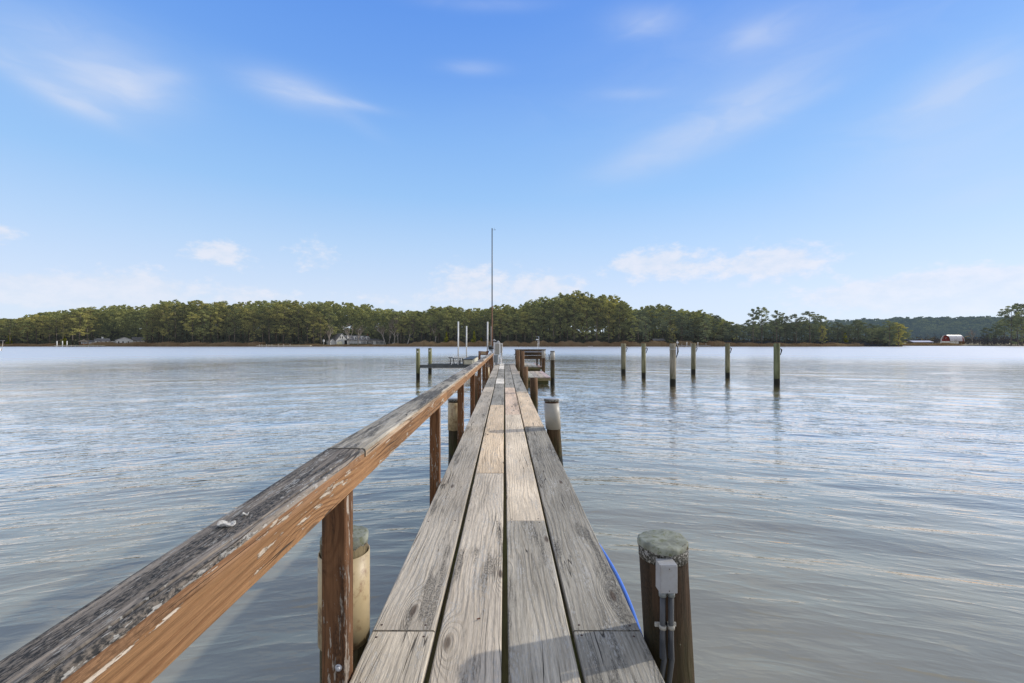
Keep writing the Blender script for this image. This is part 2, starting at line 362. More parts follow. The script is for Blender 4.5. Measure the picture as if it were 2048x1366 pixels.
# ------------------------------------------------------------------ raw numpy mesh
def np_mesh(name, V, Fq, mat, smooth=False, parent=None):
    me = bpy.data.meshes.new(name)
    k = Fq.shape[1]; nf = len(Fq)
    me.vertices.add(len(V)); me.vertices.foreach_set('co', V.astype(np.float32).ravel())
    me.loops.add(nf * k); me.loops.foreach_set('vertex_index', Fq.astype(np.int32).ravel())
    me.polygons.add(nf); me.polygons.foreach_set('loop_start', np.arange(0, nf * k, k, dtype=np.int32))
    me.polygons.foreach_set('loop_total', np.full(nf, k, dtype=np.int32))
    me.polygons.foreach_set('use_smooth', np.full(nf, smooth, dtype=bool))
    me.materials.append(mat); me.update(calc_edges=True)
    return link(bpy.data.objects.new(name, me), parent)

# ------------------------------------------------------------------ water
def build_water():
    nr, nc = 1150, 1150
    r = np.geomspace(1.5, 900., nr); a = np.linspace(R(-76), R(76), nc)
    RR, AA = np.meshgrid(r, a, indexing='ij'); X = RR * np.sin(AA); Y = RR * np.cos(AA)
    sp = np.maximum(RR * (math.log(600) / nr), RR * (R(152) / nc))
    H = np.zeros_like(X); Yc = Y + .36 * np.sqrt(X * X + 6.)
    g = np.random.default_rng(5)
    lam = np.geomspace(.22, 3.6, 46)
    for L in lam:
        k = 2 * math.pi / L; th = g.normal(0, .27); ph = g.uniform(0, 6.28)
        sl = .0135 * (L / .8) ** (-.05) if L < 1.6 else .0095
        att = np.clip((L / sp - 3.) / 3., 0, 1)
        H += att * sl / k * np.sin(k * (X * math.sin(th) + Yc * math.cos(th)) + ph)
    # calmer, stretched-out ripples close to the dock; wind patches further out
    env = np.clip(.66 + (RR - 3.) / 60., .6, .8) * np.clip(1.2 - RR / 45., .6, 1)
    pt = 1 + .3 * np.sin(X * .11 + 1.) * np.sin(Y * .075 + X * .03)
    fade = np.clip((R(76) - np.abs(AA)) / R(4), 0, 1) * np.clip((RR - 1.5) / .5, 0, 1) * np.clip((700 - RR) / 400, 0, 1)
    H *= env * pt * fade
    V = np.stack([X, Y, H], -1).reshape(-1, 3)
    i, j = np.meshgrid(np.arange(nr - 1), np.arange(nc - 1), indexing='ij'); b = (i * nc + j).ravel()
    Fq = np.stack([b, b + 1, b + nc + 1, b + nc], -1)
    # the rest of the bay: coarse sheet behind and below the camera
    ac = np.linspace(R(76), R(284), 40); rc = [1.5, 6, 40, 200, 900]
    o = len(V); V2 = np.array([[q * math.sin(t), q * math.cos(t), 0] for q in rc for t in ac])
    F2 = np.array([[o + m * 40 + n_ + 1, o + (m + 1) * 40 + n_ + 1, o + (m + 1) * 40 + n_, o + m * 40 + n_] for m in range(4) for n_ in range(39)])
    o2 = o + len(V2); ai = np.linspace(0, 2 * math.pi, 41)
    V3 = np.array([[1.5 * math.sin(t), 1.5 * math.cos(t), 0] for t in ai[:-1]] + [[0, 0, 0]])
    F3 = np.array([[o2 + m, o2 + m, o2 + (m + 1) % 40, o2 + 40] for m in range(40)])
    V = np.concatenate([V, V2, V3]); Fq = np.concatenate([Fq, F2])
    o_ = np_mesh('water', V, Fq, M['water'], True)
    return tag(o_, kind='structure')
build_water()

# ------------------------------------------------------------------ land
def shore(x):      # distance of the waterline
    return 280 + 3 * math.sin(x * .03) + 2 * math.sin(x * .11 + 1) + 55 * (1 / (1 + math.exp(-(x - 262) / 9.))) - 6 * math.exp(-((x - 175) / 30.) ** 2)
def gz(x, y):
    d = y - shore(x)
    z = -1.2 if d < -3 else (-1.2 + (d + 3) / 3 * 1.45 if d < 0 else .25 + .95 * (1 - math.exp(-d / 9.)))
    hx = math.exp(-((x - 640) / 330.) ** 2) if x < 640 else 1.
    hy = 1 / (1 + math.exp(-(y - 560) / 28.))
    return z + 23 * hx * hy
def build_land():
    xs = np.concatenate([np.linspace(-3000, -420, 12), np.linspace(-400, 1000, 351), np.linspace(1050, 3000, 12)])
    ds = np.concatenate([np.linspace(-4, 16, 26), np.geomspace(20, 3500, 70)])
    V = []
    for x in xs:
        s_ = shore(x)
        for d in ds: V.append((x, s_ + d, gz(x, s_ + d) + (.12 * math.sin(x * .7) * math.sin(d * .9 + x) if 0 < d < 60 else 0)))
    nx, nd = len(xs), len(ds)
    i, j = np.meshgrid(np.arange(nx - 1), np.arange(nd - 1), indexing='ij'); b = (i * nd + j).ravel()
    tag(np_mesh('ground', np.array(V), np.stack([b, b + nd, b + nd + 1, b + 1], -1), M['ground'], True), kind='structure')
build_land()

# ------------------------------------------------------------------ trees
def leaf_cloud(centres, radii, per, size, g, flat=.35, upbias=.5):
    """small quads scattered in flattened pads"""
    n = len(centres); N = n * per
    c = np.repeat(centres, per, 0); r = np.repeat(radii, per, 0)
    d = g.normal(size=(N, 3)); d /= np.linalg.norm(d, axis=1)[:, None]
    p = c + d * r * (g.uniform(.25, 1., (N, 1)) ** .5)
    nrm = d * .7 + g.normal(size=(N, 3)) * .5; nrm[:, 2] += upbias; nrm /= np.linalg.norm(nrm, axis=1)[:, None]
    t = np.cross(nrm, g.normal(size=(N, 3))); t /= np.linalg.norm(t, axis=1)[:, None]; b = np.cross(nrm, t)
    s1 = g.uniform(.6, 1.3, (N, 1)) * size; s2 = s1 * g.uniform(.35, .8, (N, 1))
    V = np.stack([p - t * s1, p - b * s2 * .8 + t * s1 * .1, p + t * s1, p + b * s2], 1).reshape(-1, 3)
    return V
def quads(n): return np.arange(n * 4).reshape(-1, 4)
def pine_geo(H, seed, low=.42, spread=4.2, npad=30, per=46, size=.42, sparse=False):
    g = np.random.default_rng(seed); C = []; Rd = []; limbs = []
    bend = g.normal(0, .35, 2)
    for i in range(npad):
        t = low + (1 - low) * ((i + .5) / npad) ** .85
        prof = math.sin(math.pi * min(1., (t - low) / (1 - low) * .60 + .22)) ** .6
        rad = spread * prof * g.uniform(.35, 1.0); an = g.uniform(0, 6.28) if not sparse else i * 2.4 + g.uniform(-.5, .5)
        if t > .95: rad *= .6
        x, y = rad * math.cos(an) + bend[0] * t, rad * math.sin(an) + bend[1] * t; z = H * t
        C.append((x, y, z - .4)); pr = g.uniform(.7, 1.5) * (spread / 4.2) * (1 if t < .9 else .8)
        Rd.append((pr, pr, pr * g.uniform(.42, .7))); limbs.append(((bend[0] * t, bend[1] * t, z - rad * .35 - .3), (x, y, z - .5)))
    return np.array(C), np.array(Rd), limbs, bend
def trunk_mb(H, bend, limbs, r=.28):
    mb = MB(); pts = [(bend[0] * t, bend[1] * t, H * t - (0.6 if t == 0 else 0)) for t in (0, .25, .5, .75, .95)]
    mb.tube(pts, [r * 1.25, r * .95, r * .75, r * .45, r * .12], 7)
    for a, b in limbs:
        mb.tube([a, ((a[0] + b[0]) / 2, (a[1] + b[1]) / 2, (a[2] + b[2]) / 2 - .1), b], [r * .26, r * .18, r * .06], 4, cap=False)
    return mb
variants = []
specs = [(24, .42, 4.2, 36), (24, .30, 4.8, 44), (24, .50, 3.8, 32), (24, .16, 4.3, 48), (24, .36, 5.2, 42), (24, .50, 4.9, 40)]
pine_meshes = []
for k, (H, low, spd, npad) in enumerate(specs):
    C, Rd, limbs, bend = pine_geo(H, 100 + k, low, spd, npad)
    V = leaf_cloud(C, Rd, 84, .33, np.random.default_rng(k))
    pine_meshes.append((H, V, trunk_mb(H, bend, limbs), C, Rd))
def make_pine_source(k, matname):
    H, V, tmb, C, Rd = pine_meshes[k]
    me = bpy.data.meshes.new('crown'); n = len(V) // 4
    o = np_mesh('crown', V, quads(n), M[matname]); bpy.data.meshes.remove(me)
    t = tmb.build('trunk', M['bark']); cm, tm = o.data, t.data
    bpy.data.objects.remove(o); bpy.data.objects.remove(t)
    return H, cm, tm
src = {(k, m): None for k in range(6) for m in ('pineL', 'pineM', 'pineR')}
base_tm = {}
for key in list(src):
    k, m = key
    H, V, tmb, C, Rd = pine_meshes[k]
    o = np_mesh('crown', V, quads(len(V) // 4), M[m]); cm = o.data; bpy.data.objects.remove(o)
    if k not in base_tm:
        t = tmb.build('trunk', M['bark']); base_tm[k] = t.data; bpy.data.objects.remove(t)
    src[key] = (H, cm, base_tm[k])
def place_pine(px, Z, ytop, k, mat, label, group=None, wscale=1., cat='tree'):
    x = WX(px, Z); z = gz(x, Z); h = WZ(ytop, Z) - z; H, cm, tm = src[(k, mat)]
    o = empty('pine_tree', (x, Z, z), label, cat, group, random.uniform(0, 6.28)); s_ = h / H
    w = (.55 * s_ + .45) * wscale
    o.scale = (w, w, s_)
    link(bpy.data.objects.new('trunk', tm), o); link(bpy.data.objects.new('crown', cm), o)
    return o
SKY = [(-60, 645), (0, 637), (40, 637), (65, 630), (110, 624), (150, 618), (190, 615), (250, 612), (285, 612), (335, 602), (400, 602), (430, 605), (480, 605), (530, 604), (580, 602), (620, 606), (660, 605), (700, 607), (735, 611), (760, 614), (790, 621), (840, 622), (870, 613), (900, 614), (930, 617), (975, 618), (990, 610), (1015, 609), (1040, 614), (1060, 604), (1095, 594), (1120, 590), (1140, 584), (1170, 582), (1190, 589), (1220, 588), (1245, 600), (1262, 617), (1280, 617), (1310, 609), (1345, 612), (1370, 622), (1400, 622), (1430, 632), (1450, 644), (1480, 648), (1540, 640), (1620, 640), (1660, 645), (1700, 645), (1722, 641), (1745, 654), (1762, 648), (1800, 648), (1822, 676)]
def skyline(px): return float(np.interp(px, [p for p, _ in SKY], [q for _, q in SKY]))
tr = random.Random(3)
front = []
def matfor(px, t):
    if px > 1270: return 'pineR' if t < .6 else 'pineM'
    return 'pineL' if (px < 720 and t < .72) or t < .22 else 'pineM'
def avoid(px, Z):      # clearings for the houses and the field
    return (660 < px < 790 and Z < 322) or (190 < px < 292 and Z < 318) or (1300 < px < 1335 and Z < 292)
# front and middle rows: every tree an object of its own
px = -30.
while px < 1452:
    for row, (Z0, f0, f1) in enumerate(((292, .74, .93), (303, .86, 1.0))):
        p = px + tr.uniform(-5, 5) + row * 8; Z = Z0 + tr.uniform(-3.5, 3.5)
        if avoid(p, Z): continue
        ys = skyline(p); yt = 686.5 - (686.5 - ys) * tr.uniform(f0, f1 + .02)
        front.append((p, Z, yt, row))
    px += tr.uniform(12., 17.)
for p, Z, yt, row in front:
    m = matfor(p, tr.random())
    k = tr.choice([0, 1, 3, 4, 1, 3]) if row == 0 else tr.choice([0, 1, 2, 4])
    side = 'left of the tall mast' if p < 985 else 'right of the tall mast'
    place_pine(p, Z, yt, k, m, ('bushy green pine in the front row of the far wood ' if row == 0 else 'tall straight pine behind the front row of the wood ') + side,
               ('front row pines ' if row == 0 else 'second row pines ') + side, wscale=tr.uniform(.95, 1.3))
# pines one can tell apart
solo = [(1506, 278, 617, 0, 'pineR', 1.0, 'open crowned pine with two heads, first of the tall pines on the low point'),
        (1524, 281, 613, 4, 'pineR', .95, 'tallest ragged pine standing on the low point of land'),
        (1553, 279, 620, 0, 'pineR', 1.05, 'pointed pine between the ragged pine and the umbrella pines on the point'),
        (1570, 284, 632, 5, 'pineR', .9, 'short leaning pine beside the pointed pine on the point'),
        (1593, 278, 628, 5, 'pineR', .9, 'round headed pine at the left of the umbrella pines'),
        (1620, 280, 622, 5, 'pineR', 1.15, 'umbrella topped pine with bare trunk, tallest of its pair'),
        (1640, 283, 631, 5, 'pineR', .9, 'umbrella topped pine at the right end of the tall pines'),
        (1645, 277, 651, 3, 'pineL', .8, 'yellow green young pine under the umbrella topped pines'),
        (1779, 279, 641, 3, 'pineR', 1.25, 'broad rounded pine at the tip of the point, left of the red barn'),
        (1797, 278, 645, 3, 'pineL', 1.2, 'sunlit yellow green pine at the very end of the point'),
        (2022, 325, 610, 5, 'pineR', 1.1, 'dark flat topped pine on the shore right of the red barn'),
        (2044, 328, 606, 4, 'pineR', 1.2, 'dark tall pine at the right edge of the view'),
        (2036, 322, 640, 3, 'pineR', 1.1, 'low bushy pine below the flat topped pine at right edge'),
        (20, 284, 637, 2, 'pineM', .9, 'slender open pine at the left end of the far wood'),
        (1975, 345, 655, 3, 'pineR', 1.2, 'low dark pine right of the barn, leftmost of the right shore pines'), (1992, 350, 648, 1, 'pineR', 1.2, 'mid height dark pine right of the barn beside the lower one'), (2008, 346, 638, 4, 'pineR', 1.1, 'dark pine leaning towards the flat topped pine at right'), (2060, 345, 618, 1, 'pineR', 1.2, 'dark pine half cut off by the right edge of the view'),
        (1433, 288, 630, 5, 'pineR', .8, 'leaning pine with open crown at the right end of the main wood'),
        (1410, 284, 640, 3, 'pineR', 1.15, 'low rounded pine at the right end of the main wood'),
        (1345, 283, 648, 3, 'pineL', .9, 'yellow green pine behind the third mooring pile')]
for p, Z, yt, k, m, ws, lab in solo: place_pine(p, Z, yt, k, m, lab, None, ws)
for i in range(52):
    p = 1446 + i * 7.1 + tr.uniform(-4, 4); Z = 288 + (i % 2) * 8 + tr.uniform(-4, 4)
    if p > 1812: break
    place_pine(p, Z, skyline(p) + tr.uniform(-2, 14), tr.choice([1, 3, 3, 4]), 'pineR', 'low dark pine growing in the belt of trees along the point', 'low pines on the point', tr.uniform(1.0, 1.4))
# deep wood behind, one mass
def mass(name, items, mat, per=34, size=.52):
    Vs = []; g = np.random.default_rng(9)
    for (x, y, z, h, w) in items:
        H, V, tmb, C, Rd = pine_meshes[g.integers(0, 5)]
        s_ = h / H; a = g.uniform(0, 6.28); ca, sa = math.cos(a), math.sin(a)
        Cc = C.copy(); Cc = np.stack([(Cc[:, 0] * ca - Cc[:, 1] * sa) * w, (Cc[:, 0] * sa + Cc[:, 1] * ca) * w, Cc[:, 2] * s_], 1) + np.array([x, y, z])
        Vs.append(leaf_cloud(Cc, Rd * np.array([w, w, max(.6, s_)]), per, size, g))
    V = np.concatenate(Vs); return np_mesh(name, V, quads(len(V) // 4), M[mat])
items = []
for row in range(5):
    px = -60.
    while px < 1462:
        Z = 314 + row * 9 + tr.uniform(-3, 3); p = px + tr.uniform(-4, 4)
        if not (1100 < p < 1262 and row > 0 and False):
            x = WX(p, Z); z = gz(x, Z); yt = 686.5 - (686.5 - skyline(p)) * tr.uniform(.84, 1.05)
            items.append((x, Z, z, WZ(yt, Z) - z, tr.uniform(1., 1.35)))
        px += tr.uniform(11, 15)
for row in range(3):
    px = -60.
    while px < 1462:
        Z = 360 + row * 10; x = WX(px + tr.uniform(-3, 3), Z); z = gz(x, Z)
        if not (1150 < px < 1235 and row): items.append((x, Z, z - 3, tr.uniform(12, 17), tr.uniform(1.3, 1.7)))
        px += tr.uniform(7, 11)
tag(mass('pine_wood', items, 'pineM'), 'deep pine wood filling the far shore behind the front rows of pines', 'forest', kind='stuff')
items = []
for row in range(13):
    x = 262.
    while x < 980:
        y = 505 + row * 14 + tr.uniform(-5, 5)
        z = gz(x, y); items.append((x + tr.uniform(-3, 3), y, z - 2, tr.uniform(15, 20), tr.uniform(1.3, 1.8))); x += tr.uniform(8, 12)
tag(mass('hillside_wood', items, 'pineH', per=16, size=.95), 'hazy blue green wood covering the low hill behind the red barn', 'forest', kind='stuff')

def brush(name, segs, n, mat, size, label, seed):
    """ragged undergrowth: segs = (px0, px1, Z0, Z1, ztop)"""
    g = np.random.default_rng(seed); C = []; Rd = []
    for (p0, p1, Z0, Z1, h) in segs:
        for i in range(int(n * (p1 - p0) / 100)):
            p = g.uniform(p0, p1); Z = g.uniform(Z0, Z1); x = WX(p, Z); hh = h * g.uniform(.35, 1.)
            if avoid(p, Z): continue
            C.append((x, Z, gz(x, Z) + hh * .45)); Rd.append((g.uniform(.8, 1.7), g.uniform(.8, 1.7), hh * .55))
    V = leaf_cloud(np.array(C), np.array(Rd), 26, size, g, upbias=.2)
    return tag(np_mesh(name, V, quads(len(V) // 4), M[mat]), label, 'undergrowth', kind='stuff')
brush('undergrowth', [(-60, 1460, 293, 303, 5.5), (-60, 1460, 305, 322, 10), (-60, 1090, 330, 352, 16), (1250, 1460, 330, 352, 14), (1090, 1250, 335, 345, 8), (1450, 1800, 286, 298, 5)], 62, 'shrub', .8, 'dark undergrowth between the trunks along the edge of the far wood', 21)
brush('winter_brush', [(1640, 2090, 385, 420, 11), (1948, 2090, 345, 372, 9), (1830, 1950, 380, 396, 7), (700, 860, 306, 314, 12), (1450, 1800, 282, 288, 3), (1960, 2100, 330, 350, 9)], 60, 'shrubB', .42, 'bare purplish brown brush around the barn and behind the big house', 22)

# young cedars at the wood edge
for i, (p, yt) in enumerate([(893, 664), (948, 661), (962, 676), (20, 668), (1690, 662), (130, 674)]):
    Z = 286; x = WX(p, Z); z = gz(x, Z); h = WZ(yt, Z) - z; g = np.random.default_rng(40 + i)
    o = empty('cedar_tree', (x, Z, z), ['small yellow green cedar left of the tall white guide poles', 'bright yellow cedar between the white guide poles', 'low cedar bush behind the boat lift on the far shore', 'low cedar at the left end of the far wood', 'small cedar on the point behind the mooring piles', 'low cedar near the gazebo on the far shore'][i], 'tree')
    C = np.array([(g.normal(0, .9 * (1 - t) + .1), g.normal(0, .9 * (1 - t) + .1), h * (.12 + .85 * t)) for t in np.linspace(0, 1, 18)])
    Rd = np.array([(1.5 * (1.05 - t), 1.5 * (1.05 - t), .8) for t in np.linspace(0, 1, 18)])
    V = leaf_cloud(C, Rd, 34, .3, g); np_mesh('crown', V, quads(len(V) // 4), M['cedar'], parent=o)
    mb = MB(); mb.tube([(0, 0, -.4), (0, 0, h * .8)], [.14, .04], 6); mb.build('trunk', M['bark'], o)

def reeds():
    g = np.random.default_rng(31); segs = [(-40, 112, .9), (200, 520, 1.7), (520, 640, .8), (780, 840, 1.0), (820, 1460, 2.1), (1450, 1830, 1.3), (1830, 2090, 1.3), (640, 790, .45)]
    Vs = []
    for p0, p1, h in segs:
        n = int((p1 - p0) * 42); p = g.uniform(p0, p1, n); off = g.uniform(.3, 8., n); x = WX(p, 284)
        sh = np.array([shore(q) for q in x]); y = sh + off; z = np.array([gz(a, b) for a, b in zip(x, y)])
        hh = h * g.uniform(.6, 1.15, n) * (1 + .25 * np.sin(x * .35) + .15 * np.sin(x * 1.1)); w = g.uniform(.05, .14, n); l = g.normal(0, .18, n)
        Vs.append(np.stack([np.stack([x - w, y, z - .05], 1), np.stack([x + w, y, z - .05], 1), np.stack([x + l + w * .3, y, z + hh], 1), np.stack([x + l - w * .3, y, z + hh], 1)], 1).reshape(-1, 3))
    V = np.concatenate(Vs)
    tag(np_mesh('reeds', V, quads(len(V) // 4), M['reed']), 'dry golden brown marsh reeds along the far waterline', 'reeds', kind='stuff')
reeds()

def bare_tree_mesh(seed, H=15.):
    r = random.Random(seed); mb = MB(); tw = MB()
    def grow(p, d, L, rad, lev):
        pts = [p]; q = Vector(p); dd = Vector(d)
        for _ in range(3):
            dd = (dd + Vector((r.uniform(-.18, .18), r.uniform(-.18, .18), r.uniform(-.02, .14)))).normalized(); q = q + dd * (L / 3); pts.append(tuple(q))
        tgt = mb if lev < 2 else tw
        tgt.tube(pts, [rad, rad * .85, rad * .72, rad * .55], 5 if lev < 2 else 3, cap=False)
        if lev == 4: return
        for _ in range(r.choice([3, 4]) if lev else 5):
            t = r.uniform(.35, 1.) if lev else r.uniform(.55, 1.)
            k = min(2, int(t * 3)); bp = Vector(pts[k]).lerp(Vector(pts[k + 1]), t * 3 - k if t < 1 else 1)
            nd = (dd + Vector((r.uniform(-1, 1), r.uniform(-1, 1), r.uniform(-.1, .6))) * .85).normalized()
            grow(tuple(bp), nd, L * r.uniform(.5, .72), max(.022, rad * .5), lev + 1)
    grow((0, 0, -.4), (r.uniform(-.15, .15), 0, 1), H * .46, H * .019, 0)
    a = mb.build('trunk', M['barkl']); b = tw.build('twigs', M['twig']); am, bm_ = a.data, b.data
    bpy.data.objects.remove(a); bpy.data.objects.remove(b); return am, bm_
bt = [bare_tree_mesh(s_) for s_ in (1, 2, 5)]
bares = [(697, 289, 640, 0, 'forked bare tree growing in front of the grey gable of the big house'), (716, 292, 642, 1, 'bare tree with pale trunk in front of the white dormers'),
         (657, 290, 648, 2, 'thin bare tree beside the white post left of the big house'), (771, 289, 640, 1, 'leaning bare tree just right of the big white house'),
         (788, 290, 632, 0, 'tall bare tree behind the white lawn chairs'), (796, 293, 628, 2, 'slim straight bare tree right of the lawn chairs'),
         (814, 288, 626, 1, 'spreading bare tree with pale trunk, rightmost by the big house'), (778, 295, 650, 2, 'small bare tree among the taller bare trees'),
         (870, 287, 640, 2, 'bare brown tree at the wood edge left of the mast'), (1912, 352, 676, 0, 'small bare tree in front of the white barn roof'),
         (1947, 380, 652, 1, 'pale bare tree behind the right end of the barn'), (1440, 300, 634, 2, 'bare tree top rising over the low trees right of the main wood')]
for p, Z, yt, k, lab in bares:
    x = WX(p, Z); z = gz(x, Z); h = WZ(yt, Z) - z
    o = empty('bare_tree', (x, Z, z), lab, 'tree', None, tr.uniform(0, 6)); s_ = h / 15.; o.scale = (s_, s_, s_)
    link(bpy.data.objects.new('trunk', bt[k][0]), o); link(bpy.data.objects.new('twigs', bt[k][1]), o)

# ------------------------------------------------------------------ houses on the far shore
def at(px, Z, dz=0.):
    x = WX(px, Z); return (x, Z, gz(x, Z) + dz)
class Bld:
    def __init__(s, px, Z, name, label, cat, rz=0.):
        s.Z = Z; s.o = at(px, Z); s.e = empty(name, s.o, label, cat, None, rz)
    def X(s, p): return WX(p, s.Z) - s.o[0]
    def H(s, y): return WZ(y, s.Z) - s.o[2]
    def blk(s, name, p0, p1, y0, y1, d0, d1, mat, parent=None, bot=None):
        mb = MB(); mb.box(s.X(p0), s.X(p1), d0, d1, s.H(y1) if bot is None else bot, s.H(y0), ch=.01); return mb.build(name, M[mat], parent or s.e)
    def gable(s, name, p0, p1, ye, yr, d0, d1, mat, along='y', wall=None, over=.3):
        """pitched roof; ridge along y (gable faces the water) or x"""
        x0, x1, ze, zr = s.X(p0), s.X(p1), s.H(ye), s.H(yr); t = .22
        mb = MB()
        if along == 'y':
            xm = (x0 + x1) / 2
            mb.prism([(x0 - over, d0 - over, ze), (xm, d0 - over, zr), (x1 + over, d0 - over, ze), (x1 + over, d0 - over, ze + t), (xm, d0 - over, zr + t), (x0 - over, d0 - over, ze + t)], (0, d1 - d0 + 2 * over, 0))
            if wall:
                w = MB(); w.prism([(x0, d0, ze), (x1, d0, ze), (xm, d0, zr)], (0, d1 - d0, 0)); w.build('gable_wall', M[wall], s.e)
        else:
            ym = (d0 + d1) / 2
            mb.prism([(x0 - over, d0 - over, ze), (x0 - over, ym, zr), (x0 - over, d1 + over, ze), (x0 - over, d1 + over, ze + t), (x0 - over, ym, zr + t), (x0 - over, d0 - over, ze + t)], (x1 - x0 + 2 * over, 0, 0))
            if wall:
                w = MB(); w.prism([(x0, d0, ze), (x0, d1, ze), (x0, ym, zr)], (x1 - x0, 0, 0)); w.build('gable_wall', M[wall], s.e)
        return mb.build(name, M[mat], s.e)
    def win(s, p, y0, y1, w, d, parent=None):
        fr = s.blk('window', p - w / 2 - .25, p + w / 2 + .25, y0 - .25, y1 + .25, d - .06, d + .02, 'wallw', parent)
        mb = MB(); mb.box(s.X(p - w / 2), s.X(p + w / 2), d - .10, d - .062, s.H(y1), s.H(y0), ch=.005); mb.build('pane', M['glass'], fr)
# big house
b = Bld(718, 302, 'house', 'long grey and white house with three round topped dormers on the far lawn', 'house', R(44)); b.e.scale.x = 1.22
b.blk('wall', 680, 699, 681, 689, 0, 9, 'wallg', bot=-.4); b.gable('roof', 680, 699, 681, 667.5, 0, 9, 'roofg', 'y', 'wallg')
b.blk('annex_wall', 671.5, 679.8, 681.5, 689, 1.5, 7, 'wallg', bot=-.4); b.gable('roof', 671.5, 679.5, 682, 678.5, 1.5, 7, 'roofg', 'y', 'wallg')
b.blk('garage_door', 681, 689.6, 683.3, 689.2, -.1, -.02, 'wally')
b.blk('opening', 693.2, 697.6, 680.5, 689.5, -.08, -.01, 'darkin')
b.win(686.5, 673, 677, 1.6, -.02); b.win(690, 673, 677, 1.6, -.02)
b.blk('wall', 699.2, 740, 680.5, 689, 1, 8, 'wallg', bot=-.4); b.gable('roof', 699.2, 740, 680.5, 671.3, 1, 8, 'roofg', 'x', 'wallg')
b.blk('white_gable_trim', 699, 700.6, 670.5, 677.5, .5, .9, 'wallw')
for p in (713.8, 726.3, 735.3):
    mb = MB(); x = b.X(p); z0 = b.H(679.2); z1 = b.H(675.0); hw = .78
    pts = [(x - hw, 1.1, z0), (x + hw, 1.1, z0)] + [(x + hw * math.cos(t), 1.1, z1 + hw * math.sin(t)) for t in np.linspace(0, math.pi, 9)]
    mb.prism(pts, (0, 3.2, 0)); dm = mb.build('dormer', M['wallw'], b.e)
    mb = MB(); mb.prism([(x - .34, 1.04, z0 + .35), (x + .34, 1.04, z0 + .35)] + [(x + .34 * math.cos(t), 1.04, z1 + .34 * math.sin(t)) for t in np.linspace(0, math.pi, 7)], (0, .05, 0)); mb.build('pane', M['glass'], dm)
b.blk('chimney', 738.2, 739.9, 666.5, 678, 4.2, 5.2, 'brick')
b.blk('porch_wall', 718.5, 762, 680.9, 689, -1.2, .95, 'wallw', bot=-.4)
b.blk('porch_wall', 740.2, 762, 681.2, 689, .96, 6, 'wallw', bot=-.4)
mb = MB(); x0, x1 = b.X(718), b.X(763)
mb.prism([(x0, -1.6, b.H(681.2)), (x0, 1.2, b.H(679.3)), (x0, 1.2, b.H(678.7)), (x0, -1.6, b.H(680.6))], (x1 - x0, 0, 0)); mb.build('porch_roof', M['roofg'], b.e)
b.gable('roof', 740.5, 756, 680.2, 677.3, 1.3, 6, 'roofg', 'x', 'wallw')
for i in range(17):
    p = 721.5 + i * 2.35
    if i in (4, 5, 9, 10): continue
    b.win(p, 682.6, 687.6, 1.15, -1.22)
b.blk('door', 731, 733.2, 682.4, 689, -1.3, -1.22, 'darkin')
mb = MB()
for i in range(26): 
    p = 700 + i * 1.5; mb.tube([(b.X(p), -2.4, -.2), (b.X(p), -2.4, .5 + .3 * random.random())], [.55, .25], 6, lump=.2)
mb.build('foundation_hedge', M['shrub'], b.e)
# white house on the left
b = Bld(246, 301, 'house', 'white single storey house with grey roof among pines at left', 'house', R(44)); b.e.scale.x = 1.2
b.blk('wall', 237, 259, 680, 688.5, 0, 9, 'wallw', bot=-.4); b.gable('roof', 237, 259, 680, 674.3, 0, 9, 'roofg', 'y', 'wallw')
b.blk('wall', 259.2, 281, 681, 688.5, 2, 9, 'wallw', bot=-.4); b.gable('roof', 259.2, 281, 681, 674.5, 2, 9, 'roofg', 'x', 'wallw')
b.blk('wall', 211, 229, 682, 689.5, 0, 7, 'wallw', bot=-.4); b.gable('roof', 211, 229, 682, 677.5, 0, 7, 'roofg', 'x', 'wallw')
b.blk('link_wall', 229.2, 236.8, 682, 688.5, 3, 7, 'wallg', bot=-.4); b.blk('chimney', 219.6, 221.8, 674, 679, 3, 4, 'wallw')
b.blk('garage_wall', 195, 210.8, 684, 689.5, 1, 6, 'wallg', bot=-.4); b.gable('roof', 195, 210.8, 684, 681.3, 1, 6, 'roofg', 'x', 'wallg')
for p in (214.5, 218.5, 224.5, 240.5, 246, 253, 264, 269, 276): b.win(p, 682.8, 686.3, 1.7, -.02 if p < 259 else 1.98)
# gazebo
b = Bld(168, 284, 'gazebo', 'small open gazebo with pointed roof beside the left far dock', 'gazebo')
for i in range(6):
    mb = MB(); a = i / 6 * 6.283; mb.tube([(2.1 * math.cos(a), 2.1 * math.sin(a), -.6), (2.1 * math.cos(a), 2.1 * math.sin(a), 2.2)], .11, 6); mb.build('post', M['brown'], b.e)
mb = MB(); mb.lathe((0, 0, 2.2), [(2.9, 0), (2.85, .15), (1.0, .95), (.5, 1.05), (.55, 1.2), (.05, 1.65)], 6, sm=False); mb.build('roof', M['roofb'], b.e)
mb = MB(); mb.lathe((0, 0, -.1), [(2.3, 0), (2.3, .9)], 6, sm=False); mb.build('railing', M['brown'], b.e)
